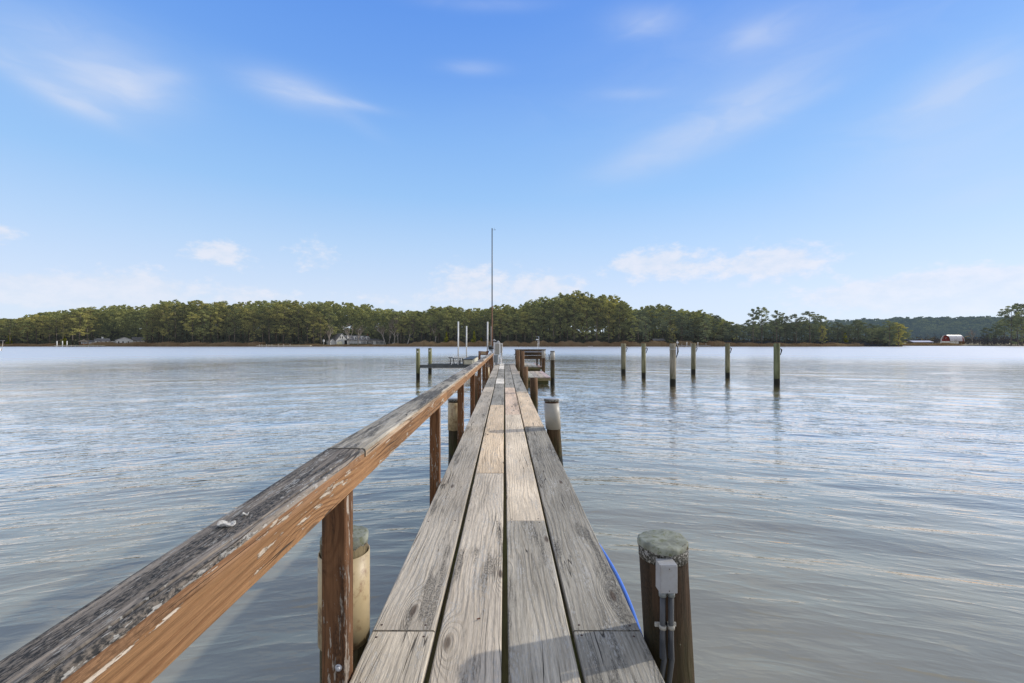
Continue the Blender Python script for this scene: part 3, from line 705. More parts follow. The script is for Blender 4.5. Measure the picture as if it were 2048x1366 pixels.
# far docks
def far_dock(p0, p1, Z, posts, label, white):
    x0, x1 = WX(p0, Z), WX(p1, Z); e = empty('far_dock', ((x0 + x1) / 2, Z, 0), label, 'dock'); c = (x0 + x1) / 2
    mb = MB(); mb.board((x0 - c, 0, .62), (x1 - c, 0, .62), 2.2, .22, side=(0, 1, 0)); mb.build('deck', M['cream' if white else 'lgrey'], e)
    for p, yt, rr in posts:
        mb = MB(); x = WX(p, Z) - c; mb.tube([(x, -1.25, -1.), (x, -1.25, WZ(yt, Z))], rr, 7); mb.build('piling', M['white' if yt < 685 else 'barkl'], e)
    return e
far_dock(112, 207, 276, [(118, 682, .24), (129, 682, .24), (138, 682, .24), (147, 690, .15), (155, 690, .15), (181, 689.5, .15), (190, 689.5, .15), (199, 690, .15)], 'pale dock with three tall white pilings at the far left shore', True)
far_dock(515, 622, 274, [(521, 688.6, .16), (526, 688.8, .16), (535, 688.4, .16), (540, 689, .16), (546, 688.8, .16), (559, 688.3, .16), (569, 688.4, .16), (582, 688.2, .16), (600, 689.5, .13)], 'long pale dock with short posts on the far shore before the wood', True)
far_dock(1340, 1420, 276, [(1353, 681, .12), (1372, 684, .16), (1380, 685.3, .14), (1394, 684, .14), (1410, 686, .12), (1362, 687, .14)], 'small weathered far dock behind the mooring piles', False)
# cottage, car, boat, chairs, markers
b = Bld(1318, 291, 'cottage', 'small brown cottage hidden in the trees behind the mooring piles', 'house')
b.blk('wall', 1307, 1330, 681.5, 688, 0, 6, 'brown', bot=-.4); b.gable('roof', 1307, 1330, 681.5, 677.5, 0, 6, 'roofg', 'x', 'brown'); b.win(1312, 683, 686.2, 2, -.02); b.win(1323, 683, 686.2, 2, -.02)
o = at(1256, 286); e = empty('parked_car', o, 'white car parked under the pines on the far shore', 'car')
mb = MB(); mb.prism([(-2.1, -.85, .35), (2.1, -.85, .35), (2.15, -.85, .8), (1.3, -.85, .95), (.7, -.85, 1.45), (-1.1, -.85, 1.45), (-1.9, -.85, .98), (-2.15, -.85, .85)], (0, 1.7, 0)); mb.build('body', M['carw'], e)
mb = MB(); mb.prism([(-1.4, -.88, .98), (1.05, -.88, .98), (.6, -.88, 1.36), (-1.0, -.88, 1.36)], (0, .02, 0)); mb.build('window', M['glass'], e)
for sx in (-1.3, 1.3):
    for sy in (-.8, .62):
        mb = MB(); mb.lathe((sx, sy, .33), [(.33, 0), (.33, .2)], 14, ax=(1, 0, 0), ay=(0, 0, 1), az=(0, 1, 0)); mb.build('wheel', M['tyre'], e)
def boat(px, Z, L, label):
    x = WX(px, Z); e = empty('rowing_boat', (x, Z, gz(x, Z)), label, 'boat')
    mb = MB(); n = 9; pr = []
    for i in range(n):
        t = i / (n - 1); w = .65 * math.sin(math.pi * min(1, .18 + t * .82)) ** .6 * (1 if t < .8 else 1 - (t - .8) * 3.5); pr.append((L * (t - .5), w))
    for s_ in (0, 1):
        for x_, w in pr: mb.v += [(x_, -w, .5 + .12 * abs(x_) / L), (x_, -w * .6, .08), (x_, w * .6, .08), (x_, w, .5 + .12 * abs(x_) / L)]
        break
    for i in range(n - 1):
        A = i * 4
        for k in range(3): mb.face((A + k, A + k + 1, A + 4 + k + 1, A + 4 + k))
    mb.face((0, 1, 2, 3)); m_ = (n - 1) * 4; mb.face((m_ + 3, m_ + 2, m_ + 1, m_))
    mb.build('hull', M['white'], e)
    mb = MB(); mb.box(-.15, .15, -.5, .5, .36, .42); mb.build('bench_seat', M['brown'], e)
boat(1181, 283, 2.9, 'small white boat pulled up in the reeds right of the mast')
boat(1297, 285, 3.4, 'small white boat on the grass left of the brown cottage')
def lawn_chair(px, Z, rz, label):
    e = empty('lawn_chair', at(px, Z), label, 'chair', None, rz)
    mb = MB(); mb.board((0, -.4, .45), (0, .3, .3), .55, .05); mb.build('seat', M['white'], e)
    mb = MB(); mb.board((0, .25, .28), (0, .65, 1.15), .6, .05); mb.build('backrest', M['white'], e)
    for s_ in (-.36, .36):
        mb = MB(); mb.board((s_, -.45, .62), (s_, .4, .62), .14, .04); mb.build('armrest', M['white'], e)
        mb = MB(); mb.box(s_ - .05, s_ + .05, -.45, -.36, 0, .6); mb.build('leg', M['white'], e)
lawn_chair(786.5, 289, .5, 'white lawn chair, left one of the pair under the bare trees')
lawn_chair(790.5, 289, -.6, 'white lawn chair, right one of the pair under the bare trees')
e = empty('bird_house', at(647.5, 288), 'white bird house on a pole left of the big house', 'bird house')
mb = MB(); mb.tube([(0, 0, -.3), (0, 0, 2.4)], .1, 6); mb.build('pole', M['white'], e)
mb = MB(); mb.box(-.45, .45, -.4, .4, 2.3, 3.2); mb.build('box', M['white'], e)
mb = MB(); mb.prism([(-.6, -.5, 3.2), (.6, -.5, 3.2), (0, -.5, 3.7)], (0, 1., 0)); mb.build('roof', M['wallw'], e)
e = empty('shore_sign', at(1355, 279), 'small white sign on a post by the far right dock', 'sign')
mb = MB(); mb.tube([(0, 0, -.3), (0, 0, 3.2)], .07, 6); mb.build('post', M['barkl'], e); mb = MB(); mb.box(-.7, .7, -.1, -.04, 2.3, 3.2); mb.build('panel', M['white'], e)
Z = 120; e = empty('channel_marker', (WX(2, Z), Z, 0), 'leaning thin marker pole with a small top board at the left edge', 'marker')
mb = MB(); mb.tube([(-.1, 0, -1), (.35, 0, 1.1), (.55, 0, WZ(681.5, Z))], [.07, .06, .05], 6); mb.build('pole', M['barkl'], e)
mb = MB(); mb.board((-.1, 0, WZ(681.3, Z)), (.9, 0, WZ(681, Z)), .2, .08, side=(0, 1, 0)); mb.build('top_board', M['lgrey'], e)
mb = MB(); mb.tube([(-.3, .1, -1), (-.3, .1, .7)], .16, 8); mb.build('float', M['white'], e)
# barn and shed
b = Bld(1912, 362, 'barn', 'red barn with pale curved metal roof on the far right shore', 'barn')
xl, xr = b.X(1881), b.X(1899); d = 11.
def arc(x0, x1, ze, zr, y, n=12, g=0.):
    c = (x0 + x1) / 2; w = (x1 - x0) / 2
    return [(c + (w + g) * math.cos(t), y, ze + (zr + g - ze) * math.sin(t) ** .85) for t in np.linspace(math.pi, 0, n)]
ze, zr = b.H(682.3), b.H(670.8); L = b.X(1944) - xr
# gable front faces left-front: long axis runs right and slightly away
mb = MB(); dirv = Vector((b.X(1944) - xr, 6., 0))
mb.prism(arc(xl, xr, ze, zr, 0)[::-1], dirv * .98); mb.build('gable_wall', M['red'], b.e)
mb = MB(); P0 = arc(xl, xr, ze, zr, -.4, 12, .35); P1 = arc(xl, xr, ze, zr, -.4, 12, .1)
mb.prism(P0 + P1[::-1], dirv + Vector((0, .6, 0))); mb.build('roof', M['roofw'], b.e)
mb = MB(); mb.prism([(xl, 0, -.4), (xr, 0, -.4), (xr, 0, ze), (xl, 0, ze)], dirv * .6); mb.build('wall', M['wallw'], b.e)
for t in (.72, .86, .98):
    mb = MB(); q = Vector((xr, .0, 0)) + dirv * t; mb.box(q.x - .5, q.x + .5, q.y - .2, q.y + .2, -.4, ze); mb.build('post', M['brown'], b.e)
for p in (1886, 1892): b.win(p, 675.3, 677.5, 1.3, -.06)
b = Bld(1846, 372, 'shed', 'long low pale roofed shed left of the red barn', 'shed')
b.blk('wall', 1828, 1865, 684.3, 688, 0, 7, 'roofb', bot=-.4); b.gable('roof', 1827, 1866, 684.5, 681.7, 0, 7, 'roofw', 'x', 'roofb')

# ------------------------------------------------------------------ near dock
G = lambda a, b_=1., c=1.: (a, a * b_, a * c)
dock = empty('dock', (0, 0, 0), 'long narrow weathered plank dock running out over the water with a handrail on its left', 'dock')
light = (.60, .545, .465); grey = (.48, .44, .38); tan = (.72, .585, .43); pale = (.70, .61, .49); pink = (.66, .52, .41); dk = (.27, .26, .235); dk2 = (.33, .32, .29); bright = (.78, .75, .69)
cols = [(-.583, -.3075), (-.2845, -.0115), (.0155, .2865), (.3055, .604)]
lay = [[(-3, 2.004, (.56, .51, .43)), (2.014, 6.94, (.45, .41, .35)), (6.945, 11.9, (.46, .42, .36)), (11.905, 13.2, (.56, .5, .42)), (13.205, 16.8, dk2), (16.805, 21.6, grey), (21.61, 28.4, (.48, .44, .38))],
       [(-3, 4.45, (.53, .475, .40)), (4.456, 9.36, tan), (9.365, 14.35, dk2), (14.355, 16.35, bright), (16.36, 22.4, dk2), (22.41, 28.4, bright)],
       [(-3, 3.248, (.41, .385, .335)), (3.256, 8.1, pale), (8.105, 13.06, pink), (13.065, 20.4, dk2), (20.41, 28.4, dk)],
       [(-3, 2.010, dk2), (2.016, 6.94, (.31, .295, .26)), (6.945, 11.9, tan), (11.905, 18.8, dk2), (18.81, 28.4, (.40, .36, .31))]]
mb = MB(); dr_ = random.Random(12)
nails = []
for (x0, x1), segs in zip(cols, lay):
    for (y0, y1, tn) in segs:
        tn = (tn[0] * 1.07, tn[1] * 1.035, tn[2] * .98)
        zt = DECK + dr_.uniform(-.003, .003); w = x1 - x0
        jl = dr_.uniform(-.002, .002)
        mb.board(((x0 + x1) / 2 + jl, y0, zt - .019), ((x0 + x1) / 2 - jl, y1, zt - .019), w, .038, side=(1, 0, 0), ch=.0055, seed=dr_.random(), tone=tn, nseg=max(1, int((y1 - y0) / .6)), wob=.0016)
        ys = [y0 + .03, y1 - .03] + [q for q in (0.8, 3.25, 4.46, 5.7, 8.1, 9.3, 10.6) if y0 + .1 < q < y1 - .1]
        for yq in ys:
            if .5 < yq < 12:
                for xq in (x0 + .035, x1 - .04): nails.append((xq + dr_.uniform(-.008, .008), yq + dr_.uniform(-.008, .008), zt))
for (x, y, z) in nails: mb.lathe((x, y, z), [(.0058, 0), (.0058, .0008), (.002, .0012)], 8, m=1)
mb.build('decking', [M['deck'], M['nail']], dock)
dkt = (.2, .17, .11)
for xs in (-.535, .545):
    mb = MB(); mb.board((xs, -3, DECK - .041 - .095), (xs, 28.3, DECK - .041 - .095), .04, .19, side=(1, 0, 0), tone=dkt, nseg=12); mb.build('stringer', M['oldwood'], dock)
for xs in (-.296, .002, .296):
    mb = MB(); mb.board((xs, -3, DECK - .046 - .095), (xs, 28.3, DECK - .046 - .095), .045, .19, side=(1, 0, 0), tone=(.13, .12, .055), nseg=12); mb.build('stringer', M['oldwood'], dock)
PZ = [2.0, 6.78, 11.75, 16.7, 21.6, 26.45]
for z_ in PZ + [4.46, 9.3, 14.2, 19.1, 24.]:
    mb = MB(); mb.board((-.62, z_, DECK - .24 - .085), (.62, z_, DECK - .24 - .085), .045, .17, side=(0, 1, 0), tone=dkt); mb.build('cross_beam', M['oldwood'], dock)
# dock pilings
brownp = (.20, .12, .07)
def piling(parent, x, y, ztop, r=.105, lean=(0, 0), sleeve=None, cap=None, tone=brownp, mat='pile', n=18, label=None, org=(0, 0, 0)):
    hh = ztop + .9
    def P(z): t = (ztop - z); return (x + lean[0] * t - org[0], y + lean[1] * t - org[1], z - org[2])
    mb = MB(); zs = [-.9, -.2, .1, .35, .6, .8, ztop - .12, ztop - .008]; zs = sorted([z for z in zs if z < ztop - .05] + [ztop - .012]) + [ztop]
    rs = [r * (1.06 if z < .2 else 1.0) for z in zs]; rs[-1] = r * .93
    mb.tube([P(z) for z in zs], rs, n, lump=.035, tone=tone)
    o = mb.build('piling', M[mat], parent, label)
    if sleeve:
        z0, z1, mt = sleeve; mb = MB(); c = P(z0)
        az = (Vector(P(z1)) - Vector(P(z0))); L = az.length; az.normalize()
        mb.lathe(c, [(r * 1.05, 0), (r * 1.10, 0), (r * 1.10, L), (r * 1.05, L), (r * 1.05, 0)], 28, az=az); mb.build('sleeve', M[mt], o)
    if cap == 'dome':
        mb = MB(); mb.lathe(P(ztop - .05), [(r * 1.13, 0), (r * 1.14, .03), (r * 1.08, .055), (r * .6, .068), (0.0001, .07)], 28); mb.build('cap', M['capm'], o)
    if cap == 'flat':
        mb = MB(); mb.lathe(P(ztop), [(r * 1.09, 0), (r * 1.10, .022), (r * 1.0, .03), (.0001, .034)], 24); mb.build('cap', M['capdark'], o)
        mb = MB(); mb.lathe(P(ztop + .0335), [(r * .98, 0), (r * .9, .006), (.0001, .009)], 24); mb.build('cap_top', M['lgrey'], o)
    return o
# right-hand row
pr = piling(dock, .694, 2.0, HW - .868, .1, (.055, .0), None, None, tone=(.075, .045, .027), n=26)
def irregular_cap(parent, c, r, mat_top, seed):
    g = random.Random(seed); mb = MB(); n = 40; ring = []
    for i in range(n):
        a = 2 * math.pi * i / n; k = 1 + .035 * math.sin(a * 3 + 1) + .02 * g.uniform(-1, 1); dz = .006 * math.sin(a * 2) + .003 * g.uniform(-1, 1); ring.append((math.cos(a) * k, math.sin(a) * k, dz))
    lv = [(1.0, -.030), (1.035, -.020), (1.04, .0), (1.015, .007), (.92, .010), (.5, .012)]
    for s_, h in lv:
        for q in ring: mb.v.append((c[0] + q[0] * r * s_, c[1] + q[1] * r * s_, c[2] + h + q[2] * s_ + g.uniform(-1, 1) * .0012))
    mb.v.append((c[0], c[1], c[2] + .0125))
    for k in range(len(lv) - 1):
        for i in range(n):
            j = (i + 1) % n; A = k * n; mb.face((A + i, A + j, A + n + j, A + n + i), sm=True, m=0 if k > 0 else 1)
    A = (len(lv) - 1) * n
    for i in range(n): mb.face((A + i, A + (i + 1) % n, n * len(lv)), sm=True)
    mb.build('cap', [M[mat_top], M['capdark']], parent)
irregular_cap(pr, (.694, 2.0, HW - .868), .101, 'capm', 4)
mb = MB(); mb.lathe((.697, 2.0, HW - .935), [(.1035, 0), (.1045, .05)], 40, az=(0, 0, 1)); mb.build('flaking_paint_band', M['capdark'], pr)
piling(dock, .70, 6.78, HW - .862, .104, (.07, 0), (HW - 1.27, HW - .885, 'sleevew'), 'flat', tone=(.11, .065, .038))
piling(dock, .757, 11.75, HW - .89, .10, (0.01, 0), None, None)
piling(dock, .765, 16.7, HW - .86, .10, (0, 0), None, None)
piling(dock, .84, 21.6, HW - .385, .11, (0, 0), None, None)
piling(dock, .765, 26.45, HW - .405, .12, (0, 0), None, None)
# left-hand row
pl = piling(dock, -.715, 2.03, HW - .86, .100, (.0, .0), (HW - 1.315, HW - .925, 'sleeve'), None, tone=(.2, .16, .09), n=26)
irregular_cap(pl, (-.715, 2.03, HW - .86), .098, 'capm', 9)
mb = MB(); mb.board((-.664, 1.936, HW - 1.30), (-.666, 1.936, HW - .93), .011, .006, side=(1, 0, 0)); mb.build('sleeve_split', M['darkin'], pl)
piling(dock, -.742, 6.85, HW - .868, .101, (0, 0), (HW - 1.30, HW - .885, 'sleeve'), 'flat', tone=(.07, .05, .035))
piling(dock, -.70, 11.85, HW - .853, .098, (0, 0), None, None)
piling(dock, -.66, 16.8, HW - .875, .098, (0, 0), (HW - 1.29, HW - .89, 'sleeve'), None)
piling(dock, -.70, 21.7, HW - .9, .1); piling(dock, -.75, 26.6, HW - .9, .1)

# handrail
orange = (.285, .155, .072)
railp = [(-.2, .438, -.668, -.588), (.67, .440, -.707, -.590), (1.93, .446, -.757, -.590), (4.67, .458, -.752, -.590), (8, .467, -.752, -.590), (14, .485, -.752, -.59), (20, .502, -.752, -.59), (24.3, .515, -.752, -.59)]
def rail_at(y):
    ys = [p[0] for p in railp]; return tuple(float(np.interp(y, ys, [p[k] for p in railp])) for k in (1, 2, 3))
mb = MB(); fb = MB(); capseg = [(-.2, 1.916), (1.936, 6.8), (6.806, 11.7), (11.706, 16.6), (16.606, 24.3)]
for i, (a, b_) in enumerate(capseg):
    n = max(2, int((b_ - a) / .5)); sd = random.random(); base = len(mb.v); rr_ = .010
    rowsP = []
    for k in range(n + 1):
        y = a + (b_ - a) * k / n; d_, xl_, xr_ = rail_at(y); zt = HW - d_; zt += random.uniform(-.0012, .0012) if 0 < k < n else 0
        prof = [(xl_, zt - .036), (xl_, zt - rr_), (xl_ + rr_ * .3, zt - rr_ * .3), (xl_ + rr_, zt), ((xl_ + xr_) / 2, zt + .0015), (xr_ - .027, zt), (xr_ - .0235, zt - (.014 if i == 0 else .0015)), (xr_ - .0195, zt - .001), (xr_ - rr_ * 1.2, zt), (xr_ - rr_ * .35, zt - rr_ * .35), (xr_, zt - rr_ * 1.2), (xr_, zt - .036)]
        for p in prof: mb.v.append((p[0], y, p[1]))
        rowsP.append((y, prof))
    tn = [(.25, .215, .18), (.38, .345, .285), (.40, .36, .305), (.42, .37, .31), (.42, .37, .31)][i]
    npf = 12
    for k in range(n):
        for q in range(npf):
            q2 = (q + 1) % npf; A = base + k * npf; p = rowsP[k][1]
            uu = [0, .026, .034, .04, .12, .17, .1735, .1765, .19, .197, .205, .235, .4]
            mb.face((A + q, A + npf + q, A + npf + q2, A + q2), [(uu[q], sd * 9 + rowsP[k][0]), (uu[q], sd * 9 + rowsP[k + 1][0]), (uu[q + 1], sd * 9 + rowsP[k + 1][0]), (uu[q + 1], sd * 9 + rowsP[k][0])], sd, tn if q < 7 else ((tn[0] * 1.12, tn[1] * 1.12, tn[2] * 1.12) if q < 10 else ((.30, .17, .09) if i == 0 else (.44, .33, .23))), 0 if q < 10 else 1, q in (1, 2, 8, 9))
    mb.face([base + q for q in range(npf)], None, sd, tn); mb.face([base + n * npf + q for q in range(npf - 1, -1, -1)], None, sd, tn)
mb.build('cap_rail', [M['rail_top'], M['stain']], dock)
for i, (a, b_) in enumerate([(-.2, 4.66), (4.668, 9.5), (9.506, 14.4), (14.406, 19.2), (19.206, 24.3)]):
    n = 6; sd = random.random(); base = len(fb.v); P = []
    for k in range(n + 1):
        y = a + (b_ - a) * k / n; d_, xl_, xr_ = rail_at(y); zt = HW - d_ - .0375; w = .092
        prof = [(xr_ - .040, zt), (xr_ - .002, zt), (xr_ + .001, zt - .004), (xr_ + .001, zt - w + .005), (xr_ - .004, zt - w), (xr_ - .040, zt - w)]
        for p in prof: fb.v.append((p[0], y, p[1]))
        P.append(y)
    uu = [0, .038, .042, .13, .138, .174, .27]
    for k in range(n):
        for q in range(6):
            q2 = (q + 1) % 6; A = base + k * 6
            fb.face((A + q, A + 6 + q, A + 6 + q2, A + q2), [(uu[q], sd * 9 + P[k]), (uu[q], sd * 9 + P[k + 1]), (uu[q + 1], sd * 9 + P[k + 1]), (uu[q + 1], sd * 9 + P[k])], sd, orange)
    fb.face([base + q for q in range(6)], None, sd, orange); fb.face([base + n * 6 + q for q in range(5, -1, -1)], None, sd, orange)
fb.build('rail_board', M['stain'], dock)
for i in range(10):
    y = 1.69 + 2.44 * i; d_, xl_, xr_ = rail_at(y)
    mb = MB(); xc = xr_ - .0455 - .0 - .04 * 0; 
    # 4x4 post, top tucked under the cap and let in behind the rail board
    mb.board((xc - .0, y + .0445, DECK - .32), (xc, y + .0445, HW - d_ - .13), .089, .089, side=(1, 0, 0), ch=.004, tone=(.17, .08, .035) if i else (.16, .078, .036), nseg=3)
    mb.board((xc - .0225, y + .0445, HW - d_ - .131), (xc - .0225, y + .0445, HW - d_ - .037), .044, .085, side=(1, 0, 0), ch=.002, tone=orange)
    po = mb.build('rail_post', M['stainpost'], dock)
    if i == 0:
        mb = MB(); c = (-.617, 1.69, HW - 1.205)
        mb.lathe(c, [(.0135, 0), (.0135, .002), (.0085, .0025)], 16, ax=(1, 0, 0), ay=(0, 0, 1), az=(0, -1, 0)); mb.lathe(c, [(.0085, .002), (.0085, .008), (.006, .0095), (.0001, .010)], 6, ax=(1, 0, 0), ay=(0, 0, 1), az=(0, -1, 0), sm=False)
        mb.build('bolt', M['galv'], po)

# oyster shells on the rail
def shell(x, y, s_, label, seed):
    g = random.Random(seed); d_ = rail_at(y)[0]; org = (x, y, HW - d_ + .0025); mb = MB(); n = 18; e = []
    for (r0, h) in ((.0, .006), (.35, .0045), (.7, .003), (1.0, .0075), (1.04, .006), (.7, .0), (.0, -.001)):
        for i in range(n):
            a = 2 * math.pi * i / n; k = 1 + .18 * math.sin(a * 2 + seed) + .07 * g.uniform(-1, 1); mb.v.append((x + math.cos(a) * r0 * k * s_ * 1.15, y + math.sin(a) * r0 * k * s_ * .8, org[2] + h * s_ / .016 + (.003 * math.sin(a * 3) * r0)))
    for k in range(6):
        for i in range(n):
            j = (i + 1) % n; mb.face((k * n + i, k * n + j, k * n + n + j, k * n + n + i), sm=True)
    mb.org = org; tag(mb.build('oyster_shell', M['shell']), label, 'shell')
shell(-.669, 1.095, .0165, 'larger whitish oyster shell lying on top of the near handrail', 2)
shell(-.664, 1.165, .008, 'tiny shell fragment just beyond the larger shell on the handrail', 5)
mb = MB(org=(-.12, 2.09, DECK)); mb.board((-.127, 2.086, DECK + .005), (-.112, 2.092, DECK + .006), .006, .005, tone=(.16, .07, .04)); tag(mb.build('bark_chip', M['rust']), 'small reddish bark chip lying on the near plank', 'bark chip')

# hose
mb = MB(org=(.62, 2.5, DECK)); pts = []
for i in range(25):
    t = i / 24; y = 3.05 - 1.2 * t; pts.append((.592 + .042 * math.sin(math.pi * min(1, t * 1.02)) ** .9, y, DECK - .028 - .02 * t - .05 * max(0, t - .85)))
mb.tube(pts, .0105, 10); tag(mb.build('hose', M['hose']), 'bright blue hose hanging along the right edge of the dock', 'hose')
# junction box on right pile
bx = (.664, 1.878, HW - .953); e = empty('junction_box', bx, 'grey electrical box with two conduits on the nearest right piling', 'electrical box'); e.scale = (.82, .9, .82)
mb = MB(); mb.box(-.043, .043, -.045, .02, -.07, .068, ch=.004); mb.build('housing', M['lgrey'], e)
mb = MB(); mb.box(-.0405, .0405, -.0505, -.0455, -.0655, .064, ch=.002)
for z_ in (-.055, .053): mb.lathe((0, -.0508, z_), [(.0028, 0), (.0028, .0008)], 8, ax=(1, 0, 0), ay=(0, 0, 1), az=(0, -1, 0), m=1)
mb.build('cover', [M['lgrey'], M['nail']], e)
for sx in (-.021, .021):
    mb = MB(); mb.tube([(sx, -.018, -.098), (sx, -.018, -.0705)], .0185, 14); mb.build('fitting', M['grey'], e)
    mb = MB(); mb.tube([(sx, -.018, -.098), (sx, -.018, -.26), (sx + .004, -.012, -.34), (sx * .9 + .01, -.01, -.42), (sx - .015, -.01, -.6), (sx - .05, .0, -.9)], .0125, 12)
    for q in range(70): mb.tube([(sx + .002, -.016 + .004 * q / 70, -.10 - q * .0045), (sx + .002, -.016 + .004 * q / 70, -.1022 - q * .0045)], .0138, 12)
    mb.build('conduit', M['conduit'], e)
    mb = MB(); mb.tube([(sx + .001, -.017, -.262), (sx + .001, -.017, -.243)], .0175, 14); mb.box(sx - .032, sx + .032, -.004, .006, -.262, -.243, ch=.001); mb.build('strap', M['sleevew'], e)

# ------------------------------------------------------------------ mooring piles
mtone = (.27, .25, .165)
labs = ['mooring pile nearest the dock, back left of the six', 'mooring pile second from the left, in the middle row', 'thick front mooring pile with a white rope around its neck', 'back mooring pile between the roped pile and the next one', 'mooring pile second from the right with a black hook', 'rightmost mooring pile standing alone with green stained wood']
for i, (px_, wl, wpx) in enumerate([(1247, 747, 9.2), (1287.1, 755.5, 8.6), (1345.5, 770, 11.6), (1387, 747, 8.8), (1455, 755, 8.9), (1553.5, 769.5, 11.4)]):
    Z = HW * F / (wl - 686.5); x = WX(px_, Z); r = wpx / F * Z / 2; zt = WZ(687.0, Z)
    e = empty('mooring_pile', (x, Z, 0), labs[i], 'mooring pile', 'mooring piles right of the dock')
    lx = random.uniform(-.012, .012)
    mb = MB(); mb.tube([(lx * 2, 0, -1.2), (lx, 0, -.1), (lx, 0, .25), (.5 * lx, 0, 1.), (0, 0, zt - .03), (0, 0, zt)], [r * 1.0, r * 1.0, r, r * 1.0, r * .99, r * .93], 16, lump=.03, tone=[mtone, (.26, .25, .15), (.34, .31, .24), mtone, (.25, .24, .15), (.20, .22, .12)][i]); mb.build('post', M['mpile'], e)
    z0 = zt - (.42 if i != 2 else .38)
    mb = MB(); mb.tube([(r * .9, -.02, z0 + .12), (r + .04, -.03, z0 + .17), (r + .085, -.03, z0 + .13), (r + .06, -.03, z0), (r + .015, -.03, z0 - .14)] if i != 2 else [(r * .9, -.02, z0 + .3), (r + .09, -.03, z0 + .26), (r + .1, -.03, z0), (r + .05, -.03, z0 - .2), (r + .0, -.03, z0 - .32)], [.02, .028, .036, .024, .014], 7); mb.build('hook', M['black'], e)
    if i == 2:
        mb = MB(); mb.tube([(math.cos(a) * (r + .012), math.sin(a) * (r + .012), zt - .30 + .03 * math.cos(a * 1 + 2)) for a in np.linspace(0, 2 * math.pi, 25)], .014, 6, cap=False); mb.build('rope', M['rope'], e)

# ------------------------------------------------------------------ low platforms at right of the dock
def platform(name, x0, x1, y0, y1, z, n, label, tn):
    c = ((x0 + x1) / 2, (y0 + y1) / 2, z); e = empty(name, c, label, 'platform'); w = (x1 - x0) / n; mb = MB()
    for i in range(n):
        a = x0 + w * i - c[0]; mb.board((a + w / 2, y0 - c[1], -.02), (a + w / 2, y1 - c[1], -.02), w - .012, .04, side=(1, 0, 0), tone=tuple(q * random.uniform(.85, 1.1) for q in tn), nseg=3)
    mb.build('decking', M['deck'], e)
    mb = MB(); mb.board((x0 - c[0], y0 - c[1] + .02, -.11), (x1 - c[0], y0 - c[1] + .02, -.11), .04, .13, side=(0, 1, 0), tone=(.33, .29, .2)); mb.build('rim_board', M['oldwood'], e)
    mb = MB(); mb.board((x0 - c[0], y0 - c[1] + .12, -.27), (x1 - c[0] - .1, y0 - c[1] + .12, -.27), .06, .2, side=(0, 1, 0), tone=(.1, .1, .05)); mb.build('beam', M['oldwood'], e)
    for xs in (x0 + .05, x1 - .05):
        mb = MB(); mb.board((xs - c[0], y0 - c[1] + .05, -.12), (xs - c[0], y1 - c[1], -.12), .04, .15, side=(1, 0, 0), tone=(.2, .18, .1)); mb.build('side_board', M['oldwood'], e)
    return e
pe = platform('boat_platform', .66, 2.2, 21.57, 26.3, HW - 1.607, 6, 'low pale plank boarding platform on the right side of the dock', (.52, .48, .40))
def child_pile(e, x, y, zt, r, sleeve, cap=None, tone=brownp):
    o = e.location; return piling(e, x, y, zt, r, (0, 0), sleeve, cap, tone, org=tuple(o))
p1 = child_pile(pe, 2.29, 21.7, HW - .40, .10, (HW - .80, HW - .41, 'sleevew'), 'flat', (.1, .08, .05))
mb = MB(); ox = pe.location; mb.tube([(2.19 - ox.x, 21.68 - ox.y, HW - .5 - ox.z), (2.12 - ox.x, 21.68 - ox.y, HW - .62 - ox.z), (2.14 - ox.x, 21.68 - ox.y, HW - .78 - ox.z)], .014, 6); mb.board((2.07 - ox.x, 21.68 - ox.y, HW - .52 - ox.z), (2.17 - ox.x, 21.68 - ox.y, HW - .68 - ox.z), .02, .02); mb.build('cleat', M['black'], p1)
pf = platform('bench_platform', .66, 2.2, 26.55, 31.6, HW - 1.35, 6, 'higher plank platform under the dark wooden bench', (.46, .42, .36))
child_pile(pf, 2.27, 26.5, HW - .42, .098, (HW - .86, HW - .425, 'sleevew'), None, (.16, .09, .05))
# bench seen from behind
by = 27.2; bz = HW - 1.35; e = empty('bench', (1.55, by, bz), 'dark wooden bench with a tall slatted back at the dock end', 'bench')
bt_ = (.13, .085, .05)
for i, (z0, z1) in enumerate(((.40, .62), (.635, .83), (.845, .955))):
    mb = MB(); mb.board((-.92, 0, (z0 + z1) / 2), (.9, 0, (z0 + z1) / 2), .04, z1 - z0, side=(0, 1, 0), tone=bt_); mb.build('back_slat', M['pile'], e)
mb = MB(); mb.board((-.96, .05, .98), (.93, .05, .98), .22, .04, side=(0, 1, 0), tone=(.2, .18, .15)); mb.build('top_board', M['deck'], e)
for i in range(3):
    mb = MB(); mb.board((-.92, .12 + .15 * i, .44), (.9, .12 + .15 * i, .44), .14, .04, side=(0, 1, 0), tone=(.3, .27, .22)); mb.build('seat_slat', M['deck'], e)
for sx in (-.85, .43, .62, .85):
    mb = MB(); mb.board((sx, .03 if sx != .43 else .5, 0), (sx, .03 if sx != .43 else .5, .42), .09, .09, side=(1, 0, 0), tone=bt_); mb.build('leg', M['pile'], e)
for sx in (-.93, .9):
    mb = MB(); mb.board((sx, 0, .66), (sx, .5, .66), .1, .04, side=(1, 0, 0), tone=bt_); mb.build('armrest', M['pile'], e)
